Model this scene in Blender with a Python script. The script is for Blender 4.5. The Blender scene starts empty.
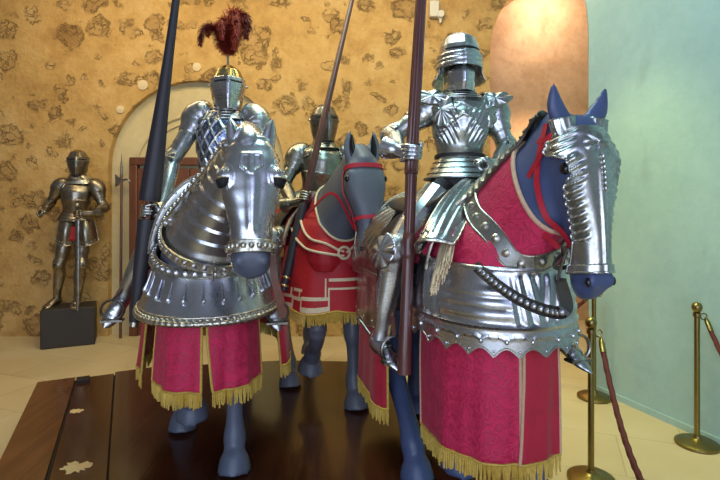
import bpy, bmesh, math, random
import numpy as np
from mathutils import Vector, Matrix

PI = math.pi
random.seed(7)
RNG = np.random.default_rng(11)
SC = bpy.context.scene
COL = SC.collection

# ------------------------------------------------------------------ camera model (level camera, eye 1.73 m)
F, CH, HZ = 520.0, 1.73, 198.0
PZ = 0.24                                   # platform height


def P(px, py, d):
    return np.array([(px - 360.0) * d / F, d, CH - (py - HZ) * d / F])


def A(*a):
    return np.array(a, float)


def nrm(v):
    v = np.asarray(v, float)
    n = np.linalg.norm(v)
    return v / n if n > 1e-9 else v


def spow(v, e):
    return math.copysign(abs(v) ** e, v)


def lerp(a, b, t):
    return a + (b - a) * t


def sstep(a, b, x):
    t = min(1.0, max(0.0, (x - a) / (b - a)))
    return t * t * (3 - 2 * t)


def interp(keys, x):
    """piecewise smooth interpolation of rows (x, a, b, ...)"""
    K = keys
    if x <= K[0][0]:
        return list(K[0][1:])
    if x >= K[-1][0]:
        return list(K[-1][1:])
    for i in range(len(K) - 1):
        if K[i][0] <= x <= K[i + 1][0]:
            t = (x - K[i][0]) / (K[i + 1][0] - K[i][0])
            t = t * t * (3 - 2 * t) * 0.5 + t * 0.5
            return [lerp(a, b, t) for a, b in zip(K[i][1:], K[i + 1][1:])]


def cr(K, sub):
    """Catmull-Rom through the rows of K"""
    K = np.asarray(K, float)
    m = len(K)
    if m == 2:
        return np.array([K[0] + (K[1] - K[0]) * t for t in np.linspace(0, 1, sub + 1)])
    out = []
    for i in range(m - 1):
        p1, p2 = K[i], K[i + 1]
        p0 = K[i - 1] if i > 0 else 2 * p1 - p2
        p3 = K[i + 2] if i + 2 < m else 2 * p2 - p1
        for j in range(sub):
            t = j / sub
            out.append(0.5 * (2 * p1 + (p2 - p0) * t + (2 * p0 - 5 * p1 + 4 * p2 - p3) * t * t
                              + (3 * p1 - p0 - 3 * p2 + p3) * t ** 3))
    out.append(K[-1])
    return np.array(out)


class MB:
    """collects vertices and faces of ONE mesh"""

    def __init__(s):
        s.v, s.f, s.m = [], [], []

    def grid(s, G, cu=False, cv=False, cap=False, mi=0, mf=None):
        G = np.asarray(G, float)
        nu, nv = G.shape[:2]
        b = len(s.v)
        s.v.extend(G.reshape(-1, 3).tolist())
        for i in range(nu if cu else nu - 1):
            for j in range(nv if cv else nv - 1):
                i2, j2 = (i + 1) % nu, (j + 1) % nv
                s.f.append((b + i * nv + j, b + i * nv + j2, b + i2 * nv + j2, b + i2 * nv + j))
                s.m.append(mf(i / nu, j / nv) if mf else mi)
        if cap:
            s.f.append(tuple(b + j for j in range(nv))[::-1]); s.m.append(mi)
            s.f.append(tuple(b + (nu - 1) * nv + j for j in range(nv))); s.m.append(mi)
        return s

    def tube(s, keys, up=(0, 0, 1), sub=5, n=16, th0=None, th1=None, mod=None, cap=True, mi=0, e=1.0, mf=None):
        """keys: rows (x,y,z,r) or (x,y,z,rside,rnormal)"""
        K = np.array([list(k) + [k[3]] if len(k) == 4 else list(k) for k in keys], float)
        C = cr(K, sub) if sub > 1 else K
        m = len(C)
        closed = th0 is None
        ths = [2 * PI * j / n for j in range(n)] if closed else list(np.linspace(th0, th1, n))
        up = np.asarray(up, float)
        G = np.zeros((m, len(ths), 3))
        for i in range(m):
            t = nrm(C[min(i + 1, m - 1), :3] - C[max(i - 1, 0), :3])
            side = nrm(np.cross(up, t))
            no = np.cross(t, side)
            u = i / (m - 1)
            for j, th in enumerate(ths):
                k = mod(u, th) if mod else 1.0
                G[i, j] = C[i, :3] + side * (max(C[i, 3], 1e-4) * k * spow(math.sin(th), e)) \
                    + no * (max(C[i, 4], 1e-4) * k * spow(math.cos(th), e))
        s.grid(G, cv=closed, cap=cap and closed, mi=mi, mf=mf)
        return s

    def ball(s, c, r, n=10, m=7, ax=None, mi=0):
        c = np.asarray(c, float)
        r = (r, r, r) if np.isscalar(r) else r
        M = np.eye(3) if ax is None else np.array(ax, float)       # rows = axes
        G = np.zeros((m, n, 3))
        for i in range(m):
            ph = PI * (i + 0.02) / (m - 1 + 0.04)
            for j in range(n):
                th = 2 * PI * j / n
                G[i, j] = c + M[0] * r[0] * math.sin(ph) * math.cos(th) + M[1] * r[1] * math.sin(ph) * math.sin(th) \
                    + M[2] * r[2] * math.cos(ph)
        s.grid(G, cv=True, cap=True, mi=mi)
        return s

    def box(s, c, h, ax=None, mi=0):
        c = np.asarray(c, float)
        M = np.eye(3) if ax is None else np.array(ax, float)
        b = len(s.v)
        for sx in (-1, 1):
            for sy in (-1, 1):
                for sz in (-1, 1):
                    s.v.append((c + M[0] * h[0] * sx + M[1] * h[1] * sy + M[2] * h[2] * sz).tolist())
        for q in ((0, 1, 3, 2), (4, 6, 7, 5), (0, 4, 5, 1), (2, 3, 7, 6), (0, 2, 6, 4), (1, 5, 7, 3)):
            s.f.append(tuple(b + k for k in q)); s.m.append(mi)
        return s

    def prism(s, poly, z0, z1, mi=0, top=True):
        """poly: list of (x, y)"""
        n = len(poly)
        b = len(s.v)
        for z in (z0, z1):
            for (x, y) in poly:
                s.v.append([x, y, z])
        for i in range(n):
            j = (i + 1) % n
            s.f.append((b + i, b + j, b + n + j, b + n + i)); s.m.append(mi)
        s.f.append(tuple(b + i for i in range(n))[::-1]); s.m.append(mi)
        s.f.append(tuple(b + n + i for i in range(n))); s.m.append(mi)
        return s

    def rivets(s, pts, r, mi=0):
        for p in pts:
            s.ball(p, r, 8, 5, mi=mi)
        return s

    def lathe(s, prof, c=(0, 0, 0), n=24, mi=0):
        """prof: rows (r, z)"""
        c = np.asarray(c, float)
        G = [[c + A(max(r, 1e-4) * math.cos(2 * PI * j / n), max(r, 1e-4) * math.sin(2 * PI * j / n), z) for j in range(n)]
             for r, z in prof]
        s.grid(G, cv=True, cap=True, mi=mi)
        return s

    def mesh(s, name='m', off=None):
        me = bpy.data.meshes.new(name)
        v = np.array(s.v)
        if off is not None:
            v = v - np.asarray(off)
        me.from_pydata(v.tolist(), [], s.f)
        for p, mi in zip(me.polygons, s.m):
            p.material_index = mi
        return me


def link(o, parent=None):
    COL.objects.link(o)
    if parent is not None:
        o.parent = parent
    return o


def obj(name, mb, mat, parent=None, solid=None, bev=None, ang=42, sub=0, label=None, fix=True):
    """links what mb collected as ONE mesh object"""
    off = None
    if parent is not None and 'off' in OFF.get(parent.name, {}):
        off = OFF[parent.name]['off']
    me = mb.mesh(name, off) if isinstance(mb, MB) else mb
    if isinstance(mb, MB) and fix:
        bm = bmesh.new(); bm.from_mesh(me)
        bmesh.ops.recalc_face_normals(bm, faces=bm.faces[:])
        bm.to_mesh(me); bm.free()
    for m in (mat if isinstance(mat, (list, tuple)) else [mat]):
        me.materials.append(m)
    me.polygons.foreach_set('use_smooth', [True] * len(me.polygons))
    me.set_sharp_from_angle(angle=math.radians(ang))
    o = bpy.data.objects.new(name, me)
    link(o, parent)
    if off is not None:
        OFF[o.name] = {'off': off}
    if solid:
        m = o.modifiers.new('thick', 'SOLIDIFY'); m.thickness = solid; m.offset = 0
    if bev:
        m = o.modifiers.new('bevel', 'BEVEL'); m.width = bev; m.segments = 2; m.limit_method = 'ANGLE'
    if sub:
        m = o.modifiers.new('sub', 'SUBSURF'); m.levels = sub; m.render_levels = sub
    if label:
        o['label'] = label
    return o


OFF = {}


def thing(name, label, cat, loc=(0, 0, 0), rotz=0.0, group=None, world=False):
    o = bpy.data.objects.new(name, None)
    o.empty_display_size = 0.1
    o.location = loc
    o.rotation_euler = (0, 0, rotz)
    link(o)
    tag(o, label, cat, group)
    if world:                                 # parts are given in world coordinates
        OFF[o.name] = {'off': np.asarray(loc, float)}
    return o


def tag(o, label, cat, group=None):
    o['label'] = label
    o['category'] = cat
    if group:
        o['group'] = group
    return o


def structure(name, mb, mat, **k):
    o = obj(name, mb, mat, **k)
    o['kind'] = 'structure'
    return o


def baked(mb, voxel, its=6, fac=0.5):
    o = bpy.data.objects.new('tmp', mb.mesh('tmp'))
    COL.objects.link(o)
    m = o.modifiers.new('r', 'REMESH'); m.mode = 'VOXEL'; m.voxel_size = voxel
    m = o.modifiers.new('s', 'SMOOTH'); m.iterations = its; m.factor = fac
    dg = bpy.context.evaluated_depsgraph_get()
    me = bpy.data.meshes.new_from_object(o.evaluated_get(dg))
    bpy.data.objects.remove(o)
    return me


def shell(me, planes, off, keep=None, relief=None):
    """a layer lying on part of a body: cut by planes, lifted along the normals; returns (MB, boundary chains)"""
    bm = bmesh.new(); bm.from_mesh(me)
    for co, no in planes:
        bmesh.ops.bisect_plane(bm, geom=bm.verts[:] + bm.edges[:] + bm.faces[:], plane_co=Vector(co), plane_no=Vector(no),
                               clear_outer=True)
    if keep:
        bad = [f for f in bm.faces if not keep(f.calc_center_median())]
        bmesh.ops.delete(bm, geom=bad, context='FACES')
    loose = [v for v in bm.verts if not v.link_faces]
    bmesh.ops.delete(bm, geom=loose, context='VERTS')
    bm.normal_update()
    nv = [(v, v.normal.copy()) for v in bm.verts]
    for v, n in nv:
        v.co += n * (off + (relief(v.co) if relief else 0.0))
    mb = MB()
    bm.verts.index_update()
    mb.v = [list(v.co) for v in bm.verts]
    mb.f = [tuple(v.index for v in f.verts) for f in bm.faces]
    mb.m = [0] * len(mb.f)
    adj = {}
    for e in bm.edges:
        if len(e.link_faces) == 1:
            a, b = e.verts[0].index, e.verts[1].index
            adj.setdefault(a, []).append(b); adj.setdefault(b, []).append(a)
    chains, seen = [], set()
    for a in adj:
        if a in seen:
            continue
        ch = [a]; seen.add(a)
        while True:
            nx = [b for b in adj[ch[-1]] if b not in seen]
            if not nx:
                break
            ch.append(nx[0]); seen.add(nx[0])
        if len(ch) > 12:
            chains.append(np.array([mb.v[k] for k in ch]))
    bm.free()
    return mb, chains
WORLD = 0.44
LIGHTS = [
    ('area', 'daylight_and_fill', (-1.6, -3.0, 1.9), (-0.2, 3.0, 1.3), (3.0, 2.6), 118, (0.62, 0.76, 1.0)),
    ('area', 'daylight_and_fill', (1.2, -1.8, 3.6), (0.3, 3.0, 1.2), (1.6, 1.6), 30, (0.52, 0.60, 1.0)),
    ('area', 'daylight_and_fill', (1.5, -3.2, 1.9), (0.3, 3.0, 1.5), (2.0, 2.6), 60, (0.74, 0.82, 1.0)),  # added fill, an unseen source giving frontal steel something bright to reflect
    ('area', 'ceiling_lamp', (-2.6, 4.4, 4.7), (-2.6, 6.5, 1.6), (2.6, 0.7), 56, (1.0, 0.76, 0.40)),
    ('area', 'ceiling_lamp', (0.4, 4.4, 4.7), (0.4, 6.5, 1.7), (2.6, 0.7), 50, (1.0, 0.76, 0.42)),
    ('area', 'ceiling_lamp', (-0.6, 3.2, 5.0), (-0.6, 3.4, 0.0), (1.2, 1.2), 40, (0.95, 1.0, 0.62)),
    ('area', 'wall_washer', (0.3, 2.6, 4.6), (2.2, 3.4, 1.6), (1.4, 1.2), 45, (0.50, 0.90, 1.0)),
    ('spot', 'ceiling_lamp', (1.55, 3.9, 3.9), (1.75, 3.9, 0.0), 150, (0.95, 1.0, 0.30), 70, 0.8, 0.15),
    ('area', 'passage_lamp', (2.60, 6.75, 4.52), (2.45, 7.38, 4.1), (0.3, 0.25), 16, (1.0, 0.86, 0.68)),
    ('area', 'passage_lamp', (2.5, 6.7, 2.7), (2.5, 7.35, 1.4), (0.5, 0.5), 12, (1.0, 0.72, 0.45)),
]
# ------------------------------------------------------------------ materials
class NT:
    def __init__(s, name):
        s.m = bpy.data.materials.new(name)
        s.m.use_nodes = True
        s.t = s.m.node_tree
        s.b = s.t.nodes['Principled BSDF']
        s.tc = None

    def n(s, typ, _in=None, **props):
        nd = s.t.nodes.new(typ)
        for k, v in props.items():
            setattr(nd, k, v)
        for k, v in (_in or {}).items():
            s.set(nd.inputs[k], v)
        return nd

    def set(s, sock, v):
        if isinstance(v, bpy.types.NodeSocket):
            s.t.links.new(v, sock)
        elif isinstance(v, bpy.types.Node):
            s.t.links.new(v.outputs[0], sock)
        else:
            sock.default_value = v

    def obj(s):
        if s.tc is None:
            s.tc = s.t.nodes.new('ShaderNodeTexCoord')
        return s.tc.outputs['Object']

    def mapp(s, scale=(1, 1, 1), rot=(0, 0, 0), loc=(0, 0, 0), src=None):
        return s.n('ShaderNodeMapping', {'Vector': src or s.obj(), 'Scale': scale, 'Rotation': rot, 'Location': loc}).outputs[0]

    def noise(s, scale, detail=3, rough=0.55, vec=None, dist=0.0):
        return s.n('ShaderNodeTexNoise', {'Vector': vec or s.obj(), 'Scale': scale, 'Detail': detail, 'Roughness': rough,
                                          'Distortion': dist})

    def ramp(s, fac, stops, interp='LINEAR'):
        r = s.n('ShaderNodeValToRGB', {'Fac': fac})
        r.color_ramp.interpolation = interp
        e = r.color_ramp.elements
        while len(e) < len(stops):
            e.new(0.5)
        for el, (p, c) in zip(e, stops):
            el.position = p
            el.color = (c, c, c, 1) if np.isscalar(c) else (*c, 1)
        return r.outputs[0]

    def math(s, op, a, b=0.0, c=0.0, clamp=False):
        m = s.n('ShaderNodeMath', operation=op, use_clamp=clamp)
        s.set(m.inputs[0], a); s.set(m.inputs[1], b); s.set(m.inputs[2], c)
        return m.outputs[0]

    def mix(s, fac, a, b, mode='MIX'):
        m = s.n('ShaderNodeMix', data_type='RGBA', blend_type=mode)
        s.set(m.inputs[0], fac)
        s.set(m.inputs[6], a if not isinstance(a, tuple) else (*a, 1))
        s.set(m.inputs[7], b if not isinstance(b, tuple) else (*b, 1))
        return m.outputs[2]

    def maprange(s, v, a, b, c=0.0, d=1.0):
        return s.n('ShaderNodeMapRange', {'Value': v, 'From Min': a, 'From Max': b, 'To Min': c, 'To Max': d}).outputs[0]

    def bump(s, h, strength=0.3, dist=0.01, normal=None):
        i = {'Height': h, 'Strength': strength, 'Distance': dist}
        if normal:
            i['Normal'] = normal
        return s.n('ShaderNodeBump', i).outputs[0]

    def done(s, color=None, rough=0.5, metal=0.0, normal=None, **kw):
        b = s.b.inputs
        if color is not None:
            s.set(b['Base Color'], (*color, 1) if isinstance(color, tuple) else color)
        s.set(b['Roughness'], rough)
        s.set(b['Metallic'], metal)
        if normal is not None:
            s.set(b['Normal'], normal)
        for k, v in kw.items():
            s.set(b[k.replace('_', ' ')], v)
        return s.m


def steel(name, c=(0.56, 0.56, 0.58), c2=None, r0=0.2, r1=0.42, dent=0.12, spot=9.0):
    t = NT(name)
    c2 = c2 or tuple(x * 0.62 for x in c)
    nz = t.noise(spot, 5, 0.65)
    n2 = t.noise(60, 3, 0.6)
    f = t.math('ADD', t.math('MULTIPLY', nz.outputs[0], 0.7), t.math('MULTIPLY', n2.outputs[0], 0.3))
    col = t.ramp(f, [(0.36, c2), (0.56, c)])
    ro = t.maprange(f, 0.35, 0.65, r1, r0)
    dn = t.noise(9, 1, 0.5)
    h = t.math('ADD', dn.outputs[0], t.math('MULTIPLY', n2.outputs[0], 0.05))
    return t.done(col, ro, 1.0, t.bump(h, dent * 0.35, 0.02))


def cloth(name, c1, c2, scale=16, damask=True, rough=0.75, sheen=0.3):
    t = NT(name)
    v = t.mapp((1, 1, 1))
    w = t.noise(scale, 2, 0.5, v, 1.6)
    w2 = t.n('ShaderNodeTexVoronoi', {'Vector': v, 'Scale': scale * 0.9}, feature='SMOOTH_F1')
    m = t.ramp(t.math('ADD', t.math('MULTIPLY', w.outputs[0], 0.8), t.math('MULTIPLY', w2.outputs[0], 0.35)),
               [(0.44, 0.0), (0.52, 1.0), (0.60, 0.0), (0.68, 1.0)] if damask else [(0.3, 0), (0.8, 1)])
    col = t.mix(m, c1, c2)
    wv = t.noise(240, 2, 0.6)
    fold = t.noise(7, 2, 0.5)
    h = t.math('ADD', t.math('MULTIPLY', wv.outputs[0], 0.25),
               t.math('ADD', t.math('MULTIPLY', m, 0.25), t.math('MULTIPLY', fold.outputs[0], 1.5)))
    return t.done(col, t.maprange(m, 0, 1, rough, rough - 0.25), 0, t.bump(h, 0.5, 0.012), Sheen_Weight=sheen)


def plain(name, c, rough=0.5, metal=0.0, var=0.25, scale=18, bump=0.15, stretch=(1, 1, 1), **kw):
    t = NT(name)
    nz = t.noise(scale, 4, 0.6, t.mapp(stretch))
    col = t.mix(nz.outputs[0], tuple(x * (1 + var) for x in c), tuple(x * (1 - var) for x in c))
    return t.done(col, rough, metal, t.bump(nz.outputs[0], bump, 0.01), **kw)


def wood(name, c1, c2, axis=0, rough=0.3, scale=5, coat=0.4):
    t = NT(name)
    st = [14, 14, 14]; st[axis] = 0.9
    v = t.mapp(tuple(st))
    nz = t.noise(scale * 0.4, 5, 0.62, v, 0.6)
    n2 = t.noise(1.7, 3, 0.5)
    f = t.math('ADD', t.math('MULTIPLY', nz.outputs[0], 0.6), t.math('MULTIPLY', n2.outputs[0], 0.4))
    col = t.ramp(f, [(0.35, c1), (0.65, c2)])
    ro = t.maprange(n2.outputs[0], 0.3, 0.7, rough, rough + 0.16)
    return t.done(col, ro, 0, t.bump(nz.outputs[0], 0.12, 0.01), Coat_Weight=coat, Coat_Roughness=0.12)


def stone_wall(name):
    t = NT(name)
    o = t.obj()
    dz = t.noise(3.2, 4, 0.65, o)
    dv = t.n('ShaderNodeVectorMath', {0: dz.outputs[1], 1: (-0.5, -0.5, -0.5)}, operation='ADD')
    dv = t.n('ShaderNodeVectorMath', {0: dv.outputs[0], 'Scale': 0.34}, operation='SCALE')
    vec = t.n('ShaderNodeVectorMath', {0: o, 1: dv.outputs[0]}, operation='ADD').outputs[0]
    fine = t.noise(22, 4, 0.7, o)
    patch = t.noise(1.1, 3, 0.6, o)

    def layer(scale, loc, r0, r1):
        mp = t.mapp(scale, loc=loc, src=vec)
        vor = t.n('ShaderNodeTexVoronoi', {'Vector': mp, 'Scale': 1.0, 'Randomness': 0.62}, feature='F1')
        sep = t.n('ShaderNodeSeparateColor', {0: vor.outputs['Color']})
        dd = t.math('ADD', vor.outputs['Distance'], t.math('MULTIPLY', t.math('SUBTRACT', fine.outputs[0], 0.5), 0.40))
        rad = t.maprange(sep.outputs[0], 0.0, 1.0, r0, r1)
        rel = t.math('SUBTRACT', dd, rad)                   # <0 inside a stone
        ins = t.maprange(rel, 0.06, -0.08, 0.0, 1.0)
        rg = t.math('SUBTRACT', 1.0, t.maprange(t.math('ABSOLUTE', rel), 0.0, 0.055, 0.0, 1.0))
        return ins, rg, sep.outputs[1]

    i1, r1_, s1_ = layer((2.6, 0.01, 2.95), (0, 0, 0), 0.20, 0.43)
    i2, r2_, s2_ = layer((4.6, 0.01, 5.2), (3.3, 0, 1.7), -0.12, 0.40)
    gate = t.maprange(t.noise(11, 4, 0.7, o).outputs[0], 0.42, 0.58, 0.0, 1.0)
    ring = t.math('MULTIPLY', t.math('MAXIMUM', r1_, t.math('MULTIPLY', r2_, 0.8)), gate)
    inside = t.math('MAXIMUM', i1, t.math('MULTIPLY', i2, 0.85))
    smix = t.math('ADD', t.math('MULTIPLY', s1_, 0.5), t.math('MULTIPLY', s2_, 0.1))
    ck = t.n('ShaderNodeTexVoronoi', {'Vector': vec, 'Scale': 9.0}, feature='DISTANCE_TO_EDGE')
    crack = t.math('SUBTRACT', 1.0, t.maprange(ck.outputs['Distance'], 0.02, 0.11, 0.0, 1.0))
    crack = t.math('MULTIPLY', t.math('MULTIPLY', crack, inside), t.maprange(t.noise(6, 3, 0.6, o).outputs[0], 0.40, 0.60, 0.0, 1.0))
    ring = t.math('MAXIMUM', ring, t.math('MULTIPLY', crack, 0.9))
    big = t.noise(0.9, 4, 0.6, o)
    mid = t.noise(5, 5, 0.7, o)
    plaster = t.ramp(t.math('ADD', t.math('MULTIPLY', big.outputs[0], 0.5), t.math('MULTIPLY', mid.outputs[0], 0.5)),
                     [(0.36, (0.40, 0.225, 0.065)), (0.5, (0.56, 0.345, 0.115)), (0.66, (0.66, 0.45, 0.19))])
    stone = t.ramp(t.math('ADD', smix, t.math('MULTIPLY', fine.outputs[0], 0.5)),
                   [(0.25, (0.24, 0.13, 0.045)), (0.5, (0.47, 0.285, 0.10)), (0.8, (0.62, 0.42, 0.18))])
    col = t.mix(t.math('MULTIPLY', inside, 0.55), plaster, stone)
    col = t.mix(t.math('MULTIPLY', ring, 0.62), col, (0.14, 0.07, 0.022))
    h = t.math('ADD', t.math('MULTIPLY', ring, -1.2), t.math('ADD', t.math('MULTIPLY', fine.outputs[0], 0.5),
               t.math('MULTIPLY', mid.outputs[0], 0.9)))
    return t.done(col, 0.85, 0, t.bump(h, 0.75, 0.03))


def plaster(name, c1, c2, scale=2.2, blotch=None, rough=0.8, bump=0.25):
    t = NT(name)
    a = t.noise(scale, 5, 0.65)
    b = t.noise(scale * 9, 4, 0.7)
    f = t.math('ADD', t.math('MULTIPLY', a.outputs[0], 0.72), t.math('MULTIPLY', b.outputs[0], 0.28))
    col = t.ramp(f, [(0.34, c1), (0.62, c2)])
    if blotch:
        s = t.noise(scale * 3.1, 3, 0.6, t.mapp((1, 1, 0.45)))
        col = t.mix(t.math('MULTIPLY', t.maprange(s.outputs[0], 0.60, 0.74), 0.55), col, blotch)
    return t.done(col, rough, 0, t.bump(f, bump, 0.03))


def floor_mat(name):
    t = NT(name)
    mp = t.mapp((1, 1, 1), rot=(0, 0, 0.35))
    br = t.n('ShaderNodeTexBrick', {'Vector': mp, 'Color1': (0.60, 0.47, 0.26, 1), 'Color2': (0.53, 0.41, 0.22, 1),
                                    'Mortar': (0.40, 0.30, 0.16, 1), 'Scale': 1.0, 'Mortar Size': 0.006,
                                    'Brick Width': 0.9, 'Row Height': 0.6})
    a = t.noise(1.6, 5, 0.6)
    col = t.mix(t.maprange(a.outputs[0], 0.35, 0.65, 0.0, 0.6), br.outputs[0], (0.66, 0.54, 0.33))
    return t.done(col, t.maprange(a.outputs[0], 0.3, 0.7, 0.36, 0.55), 0, t.bump(a.outputs[0], 0.08, 0.01))


M = {}
M['steel_blue'] = steel('polished_steel', (0.64, 0.65, 0.68), (0.44, 0.45, 0.48), 0.22, 0.38, 0.12)
M['steel_knight'] = steel('worn_steel', (0.54, 0.54, 0.53), (0.30, 0.30, 0.29), 0.24, 0.43, 0.16)
M['steel_gothic'] = steel('fluted_steel', (0.55, 0.57, 0.55), (0.34, 0.35, 0.34), 0.22, 0.40, 0.14)
M['steel_dark'] = steel('dull_dark_steel', (0.30, 0.29, 0.26), (0.13, 0.12, 0.10), 0.26, 0.46, 0.16)
M['steel_green'] = steel('green_reflection_steel', (0.37, 0.37, 0.32), (0.19, 0.19, 0.16), 0.24, 0.43, 0.16)  # greenish reflections of the surroundings are put into the base colour
M['steel_brown'] = steel('brown_patina_steel', (0.34, 0.30, 0.24), (0.16, 0.13, 0.09), 0.26, 0.46, 0.14)
M['steel_rim'] = steel('rubbed_rim_steel', (0.66, 0.62, 0.52), (0.22, 0.20, 0.16), 0.25, 0.5, 0.3, 40)
M['steel_etch'] = steel('etched_blue_steel', (0.22, 0.27, 0.42), (0.06, 0.07, 0.13), 0.25, 0.5, 0.3, 60)
M['brassy'] = steel('gilded_steel', (0.66, 0.54, 0.24), (0.38, 0.30, 0.12), 0.18, 0.36, 0.08)
M['mail'] = plain('mail_rings', (0.10, 0.095, 0.09), 0.5, 0.8, 0.6, 160, 0.8)
M['dark'] = plain('opening_shade', (0.006, 0.006, 0.007), 0.7)  # near-black solids stand in for the shade inside slits and holes
M['horse'] = plain('slate_paint_blue_lit', (0.060, 0.085, 0.185), 0.42, 0, 0.22, 7, 0.06)  # blue of the light on the right horse is put into its paint
M['horse_slate'] = plain('slate_paint', (0.095, 0.11, 0.155), 0.42, 0, 0.22, 7, 0.06)
M['horse_grey'] = plain('slate_grey_paint', (0.115, 0.12, 0.145), 0.45, 0, 0.22, 7, 0.06)
M['eye'] = plain('glass_eye', (0.012, 0.010, 0.010), 0.08)
M['crimson'] = cloth('crimson_damask', (0.62, 0.016, 0.085), (0.46, 0.009, 0.055), sheen=0.08)
M['crimson2'] = cloth('crimson_velvet', (0.52, 0.010, 0.040), (0.40, 0.007, 0.03), 9, False, sheen=0.1)
M['scarlet'] = cloth('scarlet_felt', (0.50, 0.006, 0.012), (0.38, 0.004, 0.010), 8, False, sheen=0.05)
M['fringe'] = plain('gold_fringe', (0.60, 0.40, 0.07), 0.55, 0.15, 0.45, 60, 0.5)
M['cord'] = plain('cream_cord', (0.72, 0.56, 0.36), 0.7, 0, 0.25, 60, 0.4)
M['piping'] = plain('tan_braid', (0.60, 0.38, 0.24), 0.7, 0, 0.25, 60, 0.4)
M['leather'] = plain('brown_leather', (0.16, 0.055, 0.028), 0.45, 0, 0.3, 25, 0.25)
M['black_leather'] = plain('black_leather', (0.03, 0.026, 0.025), 0.45, 0, 0.3, 25, 0.25)
M['red_strap'] = plain('red_strap', (0.46, 0.012, 0.03), 0.5, 0, 0.2, 30, 0.2)
M['feather'] = plain('dark_red_feather', (0.36, 0.034, 0.014), 0.6, 0, 0.5, 30, 0.1)
M['feather_black'] = plain('black_feather', (0.15, 0.013, 0.008), 0.7, 0, 0.5, 30, 0.1)
M['lance_red'] = wood('red_brown_lance', (0.060, 0.014, 0.012), (0.16, 0.050, 0.038), 2, 0.3)
M['lance_dark'] = plain('charcoal_lance', (0.026, 0.021, 0.028), 0.5, 0, 0.3, 8, 0.1, (4, 4, 0.6))
M['lance_maroon'] = wood('maroon_lance', (0.050, 0.012, 0.010), (0.12, 0.034, 0.026), 2, 0.35)
M['deck'] = wood('dark_varnished_wood', (0.030, 0.009, 0.0035), (0.085, 0.026, 0.009), 1, 0.11)
M['rim'] = wood('brown_varnished_wood', (0.075, 0.024, 0.008), (0.17, 0.060, 0.020), 1, 0.24)
M['groove'] = plain('dark_gap', (0.012, 0.007, 0.004), 0.7)
M['doorwood'] = wood('red_brown_door', (0.085, 0.024, 0.008), (0.18, 0.055, 0.018), 2, 0.4)
M['plinth'] = plain('dark_plinth', (0.028, 0.022, 0.018), 0.6, 0, 0.3, 6, 0.1)
M['stone'] = stone_wall('rubble_and_ochre_plaster')
M['niche'] = plaster('smooth_ochre_plaster', (0.52, 0.42, 0.22), (0.64, 0.54, 0.31), 1.4)
M['vault'] = plaster('pink_ochre_plaster', (0.46, 0.27, 0.14), (0.68, 0.44, 0.26), 1.6, (0.36, 0.19, 0.10))
M['white_wall'] = plaster('pale_green_limewash', (0.29, 0.43, 0.41), (0.38, 0.53, 0.49), 1.1, (0.25, 0.35, 0.32))
M['floor'] = floor_mat('limestone_flags')
M['brass'] = plain('aged_brass', (0.27, 0.21, 0.075), 0.34, 1.0, 0.25, 20, 0.05)
M['rope'] = plain('dark_red_rope', (0.11, 0.014, 0.014), 0.75, 0, 0.4, 90, 0.5)
M['plastic'] = plain('grey_plastic', (0.62, 0.58, 0.48), 0.5, 0, 0.08, 10, 0.02)
M['chip'] = plain('bare_wood_scuff', (0.66, 0.50, 0.24), 0.7, 0, 0.3, 40, 0.2)
M['disc'] = plain('pale_plaster_disc', (0.70, 0.56, 0.34), 0.8, 0, 0.15, 20, 0.2)
# ------------------------------------------------------------------ camera and world
cam = bpy.data.cameras.new('camera')
cam.sensor_width = 36.0
cam.lens = 36.0 * F / 720.0
cam.shift_y = (HZ - 240.0) / 720.0
cam.clip_start = 0.05
co = bpy.data.objects.new('camera', cam)
co.location = (0, 0, CH)
co.rotation_euler = (PI / 2, 0, 0)
COL.objects.link(co)
SC.camera = co
vs = SC.view_settings
vs.view_transform = 'Standard'; vs.look = 'None'; vs.gamma = 1.0; vs.use_curve_mapping = False; vs.exposure = 0.2

w = bpy.data.worlds.new('hall'); SC.world = w; w.use_nodes = True
nt = w.node_tree
bg = nt.nodes['Background']
tc = nt.nodes.new('ShaderNodeTexCoord'); sx = nt.nodes.new('ShaderNodeSeparateXYZ'); rp = nt.nodes.new('ShaderNodeValToRGB')
nt.links.new(tc.outputs['Generated'], sx.inputs[0])
mp = nt.nodes.new('ShaderNodeMapRange'); mp.inputs['From Min'].default_value = -1; nt.links.new(sx.outputs['Z'], mp.inputs[0])
nt.links.new(mp.outputs[0], rp.inputs[0])
e = rp.color_ramp.elements
e[0].position, e[0].color = 0.30, (0.10, 0.075, 0.05, 1)
e[1].position, e[1].color = 0.95, (0.24, 0.27, 0.33, 1)
m_ = e.new(0.55); m_.color = (0.24, 0.23, 0.22, 1)
nt.links.new(rp.outputs[0], bg.inputs[0]); bg.inputs[1].default_value = WORLD


def area(name, loc, target, size, power, color, spread=None):
    l = bpy.data.lights.new(name, 'AREA'); l.energy = power; l.color = color
    l.shape = 'RECTANGLE'; l.size, l.size_y = size
    if spread:
        l.spread = math.radians(spread)
    o = bpy.data.objects.new(name, l); o.location = loc
    o.rotation_euler = (Vector(target) - Vector(loc)).to_track_quat('-Z', 'Y').to_euler()
    COL.objects.link(o)
    return o


def spot(name, loc, target, power, color, angle=60, blend=0.6, r=0.08):
    l = bpy.data.lights.new(name, 'SPOT'); l.energy = power; l.color = color
    l.spot_size = math.radians(angle); l.spot_blend = blend; l.shadow_soft_size = r
    o = bpy.data.objects.new(name, l); o.location = loc
    o.rotation_euler = (Vector(target) - Vector(loc)).to_track_quat('-Z', 'Y').to_euler()
    COL.objects.link(o)
    return o


for a in LIGHTS:
    (area if a[0] == 'area' else spot)(*a[1:])

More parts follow.
